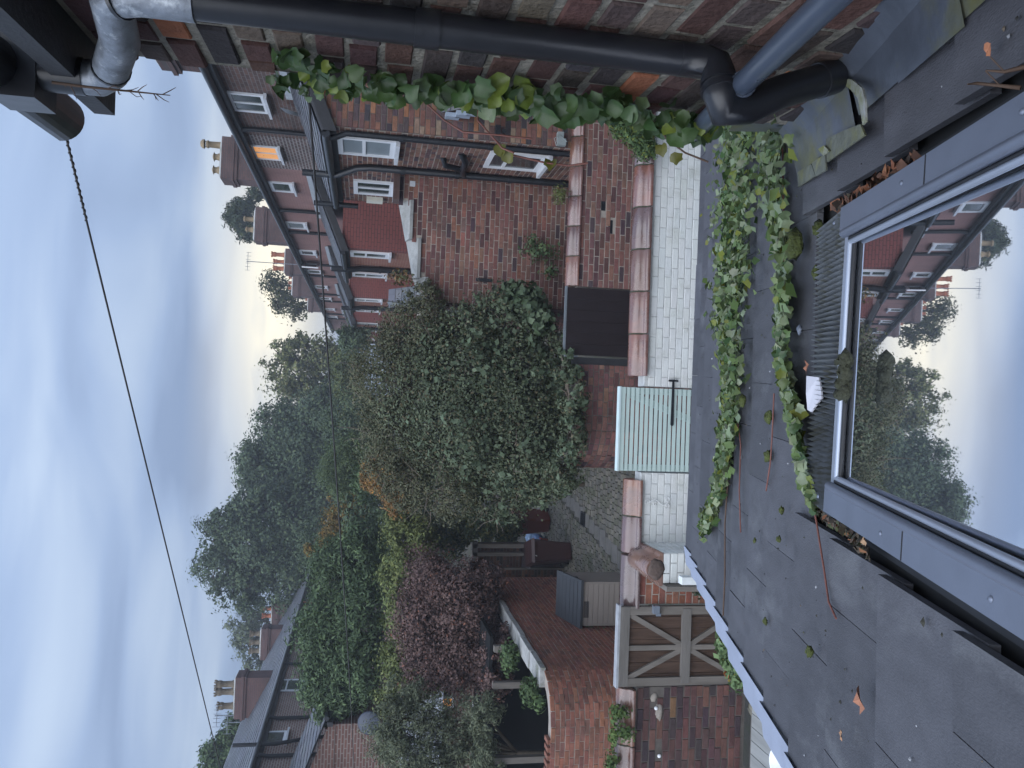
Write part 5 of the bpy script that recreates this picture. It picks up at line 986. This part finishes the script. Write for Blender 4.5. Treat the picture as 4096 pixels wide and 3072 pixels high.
tree('shrub', 'ivy mass on the painted house above the bush', 'shrub', [L(770, 735, 34, 26, 42), L(745, 722, 20, 14, 42)], 6000, .13, G1, r0=0, shell=.7, lump=.3)
tree('shrub', 'olive hedge below the pale open tree', 'hedge', [L(755, 800, 34, 60, 46), L(768, 880, 36, 60, 46), L(775, 700, 26, 50, 50), L(800, 950, 40, 60, 40)], 14000, .17, [((0.081, 0.095, 0.041), 3), ((0.054, 0.074, 0.038), 3)], r0=0, shell=.5, lump=.25)
tree('shrub', 'soft grey-green willowy shrub in the middle distance', 'shrub', [L(735, 1010, 46, 48, 30), L(760, 1055, 45, 34, 30), L(770, 965, 40, 30, 30)], 16000, .10, [((0.074, 0.108, 0.061), 3), ((0.095, 0.128, 0.068), 2), ((0.054, 0.081, 0.047), 2)], r0=.08, shell=.6, lump=.22, asp=.28, sprig=.2)
tree('shrub', 'bright green shrub sprigs below the willowy shrub', 'shrub', [L(790, 1040, 24, 40, 26), L(815, 990, 30, 40, 27)], 5000, .10, G2, r0=0, shell=.7, lump=.3, sprig=.15)
tree('shrub', 'orange autumn shrub at the centre of the gardens', 'shrub', [L(835, 1015, 44, 46, 18), L(805, 1030, 28, 30, 18), L(860, 1070, 30, 36, 18)], 14000, .065, OR, r0=.05, shell=.7, lump=.3, sprig=.15)
tree('shrub', 'golden brown shrub below the end of the left terrace', 'shrub', [L(735, 1130, 34, 45, 28), L(705, 1170, 26, 26, 28), L(760, 1100, 28, 30, 28), L(668, 1185, 10, 22, 28)], 9000, .085, [((.14, .10, .04), 3), ((.10, .085, .035), 3), ((.22, .13, .04), 1.2)], r0=.06, shell=.8, lump=.35, sprig=.2)
tree('laurel', 'big dark green laurel in front of the left terrace', 'shrub', [L(730, 1250, 60, 80, 22), L(705, 1370, 62, 80, 21.5), L(715, 1470, 60, 70, 21), L(780, 1330, 55, 90, 21), L(775, 1200, 50, 60, 21.5), L(770, 1450, 55, 70, 20.5), L(730, 1520, 40, 40, 20.5)], 44000, .135, [((0.061, 0.095, 0.057), 4), ((0.076, 0.115, 0.068), 3), ((0.049, 0.076, 0.049), 3), ((0.101, 0.149, 0.081), .7)], r0=.12, shell=.35, lump=.26, asp=.3, cl=26, cr=.12)
tree('hedge', 'yellow-green leafy hedge below the laurel', 'hedge', [L(868, 1150, 40, 50, 18.6), L(862, 1240, 38, 55, 18.2), L(872, 1330, 40, 60, 18), L(868, 1430, 46, 60, 17.6), L(862, 1510, 44, 40, 17.3), L(905, 1190, 36, 60, 18.4), L(925, 1440, 40, 60, 17.7)], 30000, .075, YG, r0=.06, shell=.45, lump=.28)
tree('plum_tree', 'purple-leaved plum tree leaning over the left alley wall', 'tree', [L(930, 1250, 55, 60, 16.6), L(915, 1345, 62, 70, 16.4), L(985, 1310, 70, 70, 16.3), L(985, 1420, 65, 65, 16), L(920, 1440, 50, 55, 16.3), L(1040, 1250, 46, 45, 16.6), L(1040, 1350, 45, 60, 16.2), L(1055, 1290, 35, 36, 16.4), L(1050, 1440, 40, 50, 15.6), L(1075, 1400, 34, 46, 14.9), L(1068, 1475, 34, 40, 14.6)], 64000, .062, PL, base=(-5.1, 16.6, 0.), r0=.10, shell=.7, lump=.32, sprig=.12)
tree('garden_tree', 'feathery grey-green tree at the lower left, window light showing through', 'tree', [L(865, 1600, 56, 70, 15), L(930, 1550, 50, 50, 15), L(960, 1630, 60, 50, 14.8), L(1010, 1570, 42, 60, 15), L(845, 1540, 30, 40, 15), L(900, 1655, 60, 40, 14.6), L(1045, 1540, 34, 50, 14.2), L(1050, 1630, 36, 40, 14.2), L(830, 1600, 40, 50, 15), L(880, 1500, 40, 40, 15.2)], 40000, .075, GG, base=(-6.7, 15.0, 0.), r0=.07, shell=.85, lump=.3, asp=.22, clump=.15, sprig=.15, limb=6)
tree('shrub', 'dark shrub filling the gap behind the big bush', 'shrub', [L(905, 1120, 40, 40, 19), L(960, 1160, 50, 45, 19.5), L(1010, 1130, 40, 40, 19.5), L(1055, 1135, 55, 36, 20.4), L(1095, 1148, 36, 26, 20.4)], 14000, .09, G1+OL, r0=0, shell=.6, lump=.3)
tree('hedge', 'dark leafy growth filling the garden ends below the big trees', 'hedge', [L(760+k*6, 900+k*55, 60, 60, 36-k) for k in range(7)]+[L(700, 1180, 60, 60, 40), L(800, 1120, 60, 70, 24), L(850, 1130, 50, 50, 22), L(900, 1070, 60, 50, 21)], 30000, .13, G1, r0=0, shell=.4, lump=.25)
tree('shrub', 'ivy trailing over the left alley wall into the shed', 'ivy', [L(1145, 1495, 22, 34, 12.6), L(1100, 1420, 22, 34, 14), L(1165, 1520, 14, 20, 12.4)], 1600, .075, G2, r0=0, shell=.9, lump=.3)
# ---- the big bush over the alley
bushl = [L(830, 820, 70, 90, 13.6), L(850, 950, 70, 90, 13.6), L(900, 720, 75, 80, 13.4), L(960, 1040, 85, 80, 13.4), L(1000, 780, 100, 110, 13.1), L(1010, 920, 110, 110, 13.0), L(1120, 830, 95, 110, 12.9), L(1130, 960, 95, 110, 12.8), L(1090, 700, 85, 75, 13.0), L(1080, 1070, 70, 60, 13.3), L(1180, 1010, 62, 75, 12.7), L(870, 1040, 50, 60, 13.7), L(920, 640, 40, 30, 13.4), L(1190, 760, 45, 60, 12.8)]
bush = thing('bush', 'huge tangled grey-green bush spilling over the alley wall', 'bush', (-.3, 13.2, 0.))
bushl += [L(1232, 850, 30, 60, 11.35), L(1236, 940, 28, 60, 11.3), L(1215, 1030, 38, 46, 11.8), L(1222, 790, 30, 40, 11.4)]
TOPB = [((.088, .092, .066), 4), ((.078, .086, .062), 4), ((.10, .092, .070), 2), ((.070, .080, .058), 3)]
LOWB = [((.070, .088, .064), 4), ((.082, .100, .074), 3), ((.058, .074, .054), 3), ((.10, .088, .064), 1)]
crown(bushl[:4]+bushl[11:13], 40000, .048, TOPB, bush, shell=.3, lump=.2, asp=.5, cl=40, cr=.13)
crown(bushl[4:11]+bushl[13:], 52000, .056, LOWB, bush, name='lower_crown', shell=.3, lump=.2, asp=.55, cl=34, cr=.13)
crown([L(900, 850, 110, 160, 13.7), L(1010, 880, 150, 190, 13.5), L(1110, 900, 125, 175, 13.2)], 40000, .055, LOWB, bush, name='inner_crown', shell=.25, lump=.08, asp=.5, cl=0)
crown(bushl[4:11]+bushl[13:], 5200, .10, [((.075, .105, .080), 3), ((.095, .125, .098), 2), ((.062, .088, .064), 2)], bush, name='ivy_leaves', shell=.15, lump=.2, asp=.75, cl=9, cr=.10)
limbs(bush, (-.3, 13.6, 0), bushl, .09, 5, name='branches', mt=mat('dry_twig', (.15, .12, .095), .9, .3, 20))
q = MB(); g = np.random.default_rng(4)
for c, r_ in bushl[:10]:
    for i in range(16):
        d = g.normal(size=3); d[1] = -abs(d[1]); d /= np.linalg.norm(d); d[2] = abs(d[2]); p = c+d*np.array(r_)*.85; e_ = p+d*.25+g.normal(size=3)*.12; q.tube([p, (p+e_)/2+g.normal(size=3)*.04, e_], [.006, .004, .002], 4)
q.build('dry_twigs', MATS['dry_twig'], bush)
tree('shrub', 'broad-leaved climber spray standing out at the right side of the big bush', 'climber', [L(1130, 650, 45, 42, 12.6), L(1100, 625, 22, 20, 12.6), L(1165, 690, 34, 34, 12.5)], 900, .12, [((.07, .10, .075), 3), ((.09, .12, .09), 2), ((.05, .075, .05), 2)], r0=.012, shell=.9, lump=.3, asp=.8)
# small plants on walls
def plant(name, label, lobes, n, size, pal, cat='plant', group=None, **kw): return tree(name, label, cat, lobes, n, size, pal, r0=.006, group=group, limb=4, base=tuple(lobes[0][0]-np.array([0, 0, lobes[0][1][2]])), **kw)
plant('wall_plant', 'yellow-green fern sprouting on the coping beside the black pipe', [L(1208, 420, 16, 22, 11.45)], 420, .05, YG, 'fern', shell=.95, asp=.25, sprig=.2)
plant('wall_plant', 'green climber trailing down the stepped wall above the coping', [L(1165, 545, 46, 26, 13.3), L(1150, 520, 20, 18, 13.3), L(1190, 585, 26, 18, 13.2)], 700, .07, [((0.061, 0.095, 0.061), 3), ((0.081, 0.115, 0.068), 2)], 'climber', shell=.95, lump=.4, clump=.3)
plant('wall_plant', 'brown-leaved seedling on the left end of the stepped wall', [L(830+35, 600, 30, 20, 13.3)], 220, .06, [((.13, .08, .045), 2), ((.07, .08, .05), 2)], shell=.95)
plant('climber', 'feathery green jasmine tumbling over the white wall coping', [L(1352, 275, 36, 30, 8.5), L(1385, 300, 34, 34, 8.45), L(1395, 345-20, 26, 22, 8.45), L(1330, 255, 20, 18, 8.5)], 3800, .05, [((.05, .085, .045), 3), ((.07, .11, .05), 3), ((.14, .17, .05), .8)], 'climber', shell=.85, lump=.35, asp=.35, hang=.8, sprig=.15)
plant('ivy_trail', 'ivy trailing over the coping of the battered wall', [L(1330, 1545, 14, 26, 8.6), L(1325, 1590, 10, 26, 8.6), L(1320, 1650, 14, 30, 8.6), L(1352, 1585, 22, 18, 8.5), L(1345, 1540, 20, 12, 8.5)], 1500, .045, [((.06, .10, .04), 3), ((.09, .13, .05), 2)], 'ivy', shell=.95, lump=.4, clump=.2)
plant('shrub', 'dark leafy plant at the foot of the red brick pier', [L(1485, 1225, 22, 26, 8.3), L(1510, 1262, 24, 26, 8.2)], 900, .055, [((.04, .06, .045), 3), ((.055, .08, .055), 2)], 'shrub', shell=.9, lump=.3)
plant('flowering_climber', 'pale green climber with yellow blooms along the verge by the timber gate', [L(1565, 1395, 20, 30, 7.6), L(1580, 1440, 18, 26, 7.4), L(1595, 1470, 20, 26, 7.2), L(1570, 1420, 14, 20, 7.5)], 420, .085, [((.12, .18, .10), 3), ((.10, .15, .08), 2), ((.40, .36, .10), .25), ((.40, .12, .06), .2)], 'climber', shell=.95, lump=.4, asp=.7)
plant('weed', 'ivy leaves behind the taupe garden store', [L(1265, 1365, 40, 12, 14.6), L(1300, 1372, 40, 14, 14.4)], 400, .10, G2, 'ivy', shell=.95)
# ================================================================== Virginia creeper: single leaves
def leaf_mesh(k):
    g_ = random.Random(k); ang = [90, 62, 40, 10, -25, -60, -88, -118, -155, 170, 140, 118]
    rad = [1.0, .80, .88, .74, .76, .58, .42, .58, .76, .74, .88, .80]; cup = g_.uniform(-.3, .4); fold = g_.uniform(.1, .75); droop = g_.uniform(.2, 1.1); V_ = [(0, 0, .0)]
    for a, r_ in zip(ang, rad):
        r_ *= g_.uniform(.88, 1.1)*.5; x, y = r_*math.cos(R(a)), r_*math.sin(R(a)); V_.append((x, y, cup*(x*x*1.6+y*y*.7)+g_.uniform(-.035, .035)+abs(x)*fold-max(0, y)**2*droop))
    V_ += [(0, .30, .03)]
    n_ = len(ang); F_ = [(0, 1+i, 1+(i+1) % n_) for i in range(n_)]
    me = bpy.data.meshes.new('leaf'); me.from_pydata(V_, [], F_); me.polygons.foreach_set('use_smooth', [True]*len(F_)); me.materials.append(LEAF_O); me.update(); return me
LM = [leaf_mesh(i) for i in range(6)]
VC = [((.135, .185, .075), 4), ((.10, .15, .05), 3), ((.175, .22, .12), 3.5), ((.23, .27, .17), 2.5), ((.16, .18, .035), 1.6), ((.05, .09, .03), 2.5)]
def put_leaf(parent, p, nrm, size, cl, g_, restl=None):
    nrm = np.array(nrm, float); nrm /= np.linalg.norm(nrm); a = np.array([g_.gauss(0, 1), g_.gauss(0, 1), g_.gauss(0, 1)]); u = a-nrm*(a@nrm); u /= np.linalg.norm(u); v = np.cross(nrm, u)
    ob = obj('leaf', LM[g_.randrange(6)], LEAF_O, parent, mtx(p, u*size, v*size, nrm*size)); ob.color = (*cl, 1)
g = random.Random(14)
def stem(parent, pts, r_, mt_, name='stem'): q = MB(); q.tube(pts, r_, 6); return q.build(name, mt_, parent)
def interp(pl, t_):
    t_ *= len(pl)-1; i = min(int(t_), len(pl)-2); f_ = t_-i; return [a*(1-f_)+b_*f_ for a, b_ in zip(pl[i], pl[i+1])]
def roofvine(label, rows, n, ind, sizes, stems):
    v = thing('creeper', label, 'vine', tuple(onroof(rows[0][0], rows[0][1])))
    its = []
    for i in range(n):
        t_ = g.random()**1.25; cx_, cy_, hw = interp(rows, t_); x = cx_+g.gauss(0, hw*.40); y = cy_+g.gauss(0, 9); h_ = .05+abs(g.gauss(0, .045))*min(1, hw/30)
        its.append((x, y, h_))
    its = [q_ for q_ in its if (lambda t_: t_[1] < 4.74+SK*t_[0])(ab(*q_))]
    for i, (x, y, h_) in enumerate(its):
        p = onroof(x, y, h_); sz = g.uniform(*sizes); nr = RN+np.array([g.gauss(0, .45), g.gauss(-.35, .45), g.gauss(0, .3)])
        if i < ind: put_leaf(v, p, nr, sz, pick(VC, g), g)
    if len(its) > ind:
        P = np.array([onroof(x, y, h_*.7) for x, y, h_ in its[ind:]]); Nn = RN+rng.normal(size=(len(P), 3))*.55; leaf = np.array([pick(VC, g) for _ in P], np.float32)
        tag(leafmesh('leaves', P, Nn, sum(sizes)/2, leaf, .8, parent=v), kind='stuff')
    for pts, r_, mt_ in stems: stem(v, [onroof(x, y, h_) for x, y, h_ in pts], r_, mt_)
    return v
roofvine('thick band of green creeper lying along the eaves of the tiled roof', [(1600, 265, 55), (1585, 400, 52), (1578, 500, 50), (1580, 600, 46), (1565, 700, 40), (1578, 790, 28), (1575, 880, 20), (1570, 940, 22), (1562, 1000, 16), (1552, 1060, 16), (1532, 1120, 14), (1520, 1138, 10)], 3400, 300, (.030, .052),
         [([(1600, 300, .03), (1600, 500, .04), (1590, 700, .04), (1590, 860, .05), (1575, 1000, .045), (1566, 1130, .04), (1566, 1245, .045), (1562, 1330, .04)], .0032, STEMB), ([(1585, 850, .05), (1600, 960, .045), (1597, 1060, .04), (1600, 1150, .04)], .0025, STEMR)])
roofvine('thinner upper band of creeper ending in a long bare red stem', [(1670, 270, 42), (1665, 360, 40), (1670, 450, 32), (1690, 520, 22), (1690, 620, 20), (1688, 700, 19), (1688, 780, 16), (1705, 850, 14), (1712, 900, 12), (1725, 960, 9), (1735, 1010, 8), (1752, 1060, 9), (1760, 1090, 5)], 1300, 300, (.030, .050),
         [([(1690, 300, .04), (1695, 600, .05), (1690, 760, .055), (1708, 880, .06), (1728, 970, .05), (1752, 1060, .05), (1764, 1130, .045), (1780, 1230, .042), (1790, 1300, .042), (1806, 1336, .042)], .0026, STEMR), ([(1672, 850, .05), (1668, 940, .05), (1664, 1000, .05), (1655, 1060, .042)], .0025, STEMR)])
# creeper round the corner of the wing
wv = thing('creeper', 'large-leaved creeper hanging round the corner of the near brick wing', 'vine', (float(Pc[0]), float(Pc[1]), 4.0))
path = [(590, 118, 3), (640, 128, 5), (700, 145, 8), (780, 160, 12), (860, 185, 18), (940, 190, 20), (1010, 205, 22), (1090, 208, 26), (1170, 215, 28), (1240, 225, 26), (1310, 228, 24), (1380, 245, 22), (1440, 258, 22), (1500, 275, 18), (1520, 290, 12)]
for i in range(300):
    t_ = 1-g.random()**1.0*1.0; t_ = max(.0, min(.999, t_)); x, y, hw = interp(path, t_); x += g.gauss(0, 14); y += g.gauss(0, hw*.62); Yp = Pc[1]+g.uniform(-.22, .05)
    p = atY(x, y, Yp); lim = Pc[0]+WD[0]*(p[1]-Pc[1])-.025
    if p[0] > lim: p[0] = lim-g.uniform(0, .03)
    sz = g.uniform(.045, .08)*(.75 if t_ < .25 else 1); put_leaf(wv, p, (g.gauss(-.5, .5), g.gauss(-.7, .5), g.gauss(.5, .5)), sz, pick([((.050, .092, .028), 4), ((.036, .068, .022), 4), ((.085, .13, .055), 2), ((.13, .175, .028), 1.3), ((.15, .20, .11), .8)], g), g)
stem(wv, [atY(x, y-8, Pc[1]-.03)+np.array([-.01, 0, 0]) for x, y, _ in path], .004, STEMB)
for pts, mt_ in (([(890, 195), (960, 260), (1000, 285), (1080, 292), (1150, 300)], STEMR), ([(1035, 210), (1032, 260), (1085, 320), (1110, 330)], STEMR), ([(1095, 332), (1180, 352), (1230, 358), (1270, 352)], STEMR), ([(1400, 240), (1440, 300), (1480, 330), (1530, 350)], STEMB)):
    stem(wv, [atY(x, y, Pc[1]+.02-.02*i) for i, (x, y) in enumerate(pts)], .0028, mt_, 'tendril')
for x, y in ((1085, 322), (1100, 335), (1190, 352), (1430, 320), (1460, 345)): put_leaf(wv, atY(x, y, Pc[1]), (g.gauss(0, .5), -1, g.gauss(.5, .4)), .05, (.13, .13, .03), g)
# ================================================================== small things lying on the roof
def mosst(label, x, y, r_, seed): 
    p = onroof(x, y, .045); q = MB(); q.blob(p+RN*r_*.25, (r_, r_*.8, r_*.5), .3, 7, seed); tag(q.build('moss_clump', MOSS), label, 'moss', 'moss clumps on the tiled roof')
for i, (x, y, r_, lab) in enumerate(((1722, 530, .045, 'biggest moss clump, below the creeper at the right of the roof'), (1771, 495, .022, 'bright moss clump beside the right end of the pleated apron'), (1768, 588, .020, 'moss clump at the tile joint above the pleated apron'), (1607, 865, .024, 'round moss clump under the creeper band at mid roof'), (1664, 900, .022, 'moss clump with a red leaf on the thin stem'), (1690, 1102, .012, 'small moss clump at the end of a tile joint at mid roof'), (1684, 1655-490, .011, 'first of two dark moss dots left of mid roof'), (1662, 985, .022, 'ragged moss clump below the bare stem'), (1752, 1407, .016, 'dark moss clump alone on the bare left roof'), (1655, 1342, .012, 'dark moss dot near the verge'), (1632, 1168, .010, 'second of two dark moss dots left of mid roof'))): mosst(lab, x, y, r_, 80+i)
p = onroof(1829, 815, .105); q = MB(); [q.blob(p+RE*.022*(i-1.5)+RN*.006, (.02, .018, .014), .35, 6, 90+i) for i in range(4)]; tag(q.build('moss_clump', mat('dark_moss', (.035, .038, .022), .95, .5, 60, 1., 120)), 'dark moss lump on the far frame bar of the skylight', 'moss', 'moss clumps on the tiled roof')
LIT = mat('leaf_litter', src='attr', rough=.85, var=.4, scale=30)
def litter(label, pts, n, size, pal, seed):
    r2 = np.random.default_rng(seed); P = []
    for i in range(n): x, y = interp(pts, r2.random())[:2]; P.append(onroof(x+r2.normal()*5, y+r2.normal()*4, .02+abs(r2.normal())*.012))
    ob = leafmesh('leaf_litter', np.array(P), RN+r2.normal(size=(n, 3))*.6, size, np.array([pick(pal) for _ in P], np.float32), .6, mt=LIT); tag(ob, label, 'litter', kind='stuff')
BR = [((.07, .05, .035), 3), ((.045, .038, .028), 3), ((.20, .085, .04), 1), ((.05, .06, .025), 2)]
litter('brown leaf litter and moss caught below the left corner of the skylight', [(1770, 1085), (1785, 1120), (1830, 1150), (1880, 1200)], 220, .022, BR, 1)
litter('red-brown dead leaves caught along the right side of the skylight', [(1800, 450), (1840, 425), (1900, 385), (1980, 335)], 70, .03, [((.22, .09, .045), 3), ((.12, .06, .04), 3), ((.06, .045, .035), 2)], 2)
def deadleaf(label, x, y, size, cl, seed):
    g_ = random.Random(seed); q = MB(); p = onroof(x, y, .05); n_ = 9; V_ = [p]
    for i in range(n_): a = i*2*math.pi/n_; r_ = size*(.5+.35*g_.random()*(1 if i % 2 else .5)); V_.append(p+RE*r_*math.cos(a)+RS*r_*.8*math.sin(a)+RN*g_.uniform(-.3, .7)*size*.4)
    q.add(V_, [(0, 1+i, 1+(i+1) % n_) for i in range(n_)]); tag(q.build('dead_leaf', mat('dead_leaf_%d' % seed, cl, .7, .3, 40)), label, 'leaf', 'dead leaves on the tiled roof')
deadleaf('curled orange-brown dead leaf alone on the lower left roof', 1858, 1510, .038, (.30, .13, .075), 1); deadleaf('small tan oval leaf near the bottom left of the roof', 1818, 1588, .018, (.33, .18, .10), 2); deadleaf('curled copper dead leaf beside the white scrap', 1742, 790, .028, (.27, .11, .06), 3); deadleaf('tan dead leaf wedged beside the left skylight frame', 1868, 1165, .022, (.33, .20, .11), 4)
deadleaf('small orange leaf on the lead by the wall', 2136, 105, .016, (.35, .14, .07), 5)
q = MB(); g_ = random.Random(31); pts = [(1742, 812), (1768, 815), (1772, 835), (1775, 860), (1765, 872), (1752, 890), (1744, 885), (1741, 850)]; V_ = [onroof(x, y, .062+g_.uniform(0, .008)) for x, y in pts]; q.add(V_+[v-RN*.004 for v in V_], [tuple(range(8)), tuple(range(15, 7, -1))]+[(i, 8+i, 8+(i+1) % 8, (i+1) % 8) for i in range(8)]); tag(q.build('paper_scrap', mat('white_scrap', (.60, .585, .63), .7, .05, 8, .1, 30)), 'torn white scrap lying in front of the pleated apron', 'scrap')
q = MB(); p = onroof(1727, 712, .05); q.blob(p, (.014, .011, .006), .25, 6, 5); tag(q.build('slate_chip', mat('grey_chip', (.14, .16, .2), .6, .2, 20)), 'small grey stone chip on the tiles above the apron', 'chip')
for lab, pts in (('dark bare twig sticking up beside the skylight, at the top right', [(2205, 190), (2160, 185), (2110, 180), (2090, 182)]), ('thin dark twig on the lead right of the skylight', [(2212, 145), (2170, 155), (2130, 152)])):
    q = MB(); P = [onroof(x, y, .06+.02*i) for i, (x, y) in enumerate(pts)]; q.tube(P, [.0035]+[.0025]*(len(P)-2)+[.001], 6); q.tube([P[1], P[1]+RE*.02+RN*.02], .0012, 4); tag(q.build('twig', STEMB), lab, 'twig', 'twigs on the roof')

# grit, droppings and moss crumbs scattered over the tiles
rg = np.random.default_rng(77); q = MB(); cols_ = [(.02, .02, .018), (.03, .03, .022), (.045, .05, .02), (.30, .31, .33), (.10, .08, .06)]
for i in range(420):
    a_, b_ = rg.uniform(-1.0, .66), rg.uniform(.75, 4.6)
    if SKY_L-.02 < a_ < SKY_R+.02 and b_ < SKY_B: continue
    p = rp_(a_, b_+SK*a_, .030); r_ = rg.uniform(.0012, .0042)*(1.8 if rg.random() < .06 else 1); u = rg.uniform(0, 6.28); e1_ = RE*math.cos(u)+RS*math.sin(u); e2_ = np.cross(RN, e1_)
    q.add([p-e1_*r_*1.4, p+e2_*r_, p+e1_*r_*1.4, p-e2_*r_, p+RN*r_*.9], [(0, 1, 4), (1, 2, 4), (2, 3, 4), (3, 0, 4)], cols_[rg.choice(5, p=[.38, .27, .15, .1, .1])])
tag(q.build('roof_grit', LIT), 'specks of grit and moss crumbs scattered over the dark roof tiles', 'grit', kind='stuff')

# ================================================================== evening air
b = MB(); b.box((0, 50, 6.6), (226, 226, 15.6)); hz = tag(b.build('haze', None), kind='stuff'); hm = bpy.data.materials.new('haze_air'); hm.use_nodes = True; t = hm.node_tree; t.nodes.clear()
on = t.nodes.new('ShaderNodeOutputMaterial'); pv = t.nodes.new('ShaderNodeVolumePrincipled'); pv.inputs['Color'].default_value = (.86, .91, 1., 1); pv.inputs['Density'].default_value = .0017; pv.inputs['Anisotropy'].default_value = .2
t.links.new(pv.outputs[0], on.inputs['Volume']); hz.data.materials.clear(); hz.data.materials.append(hm)
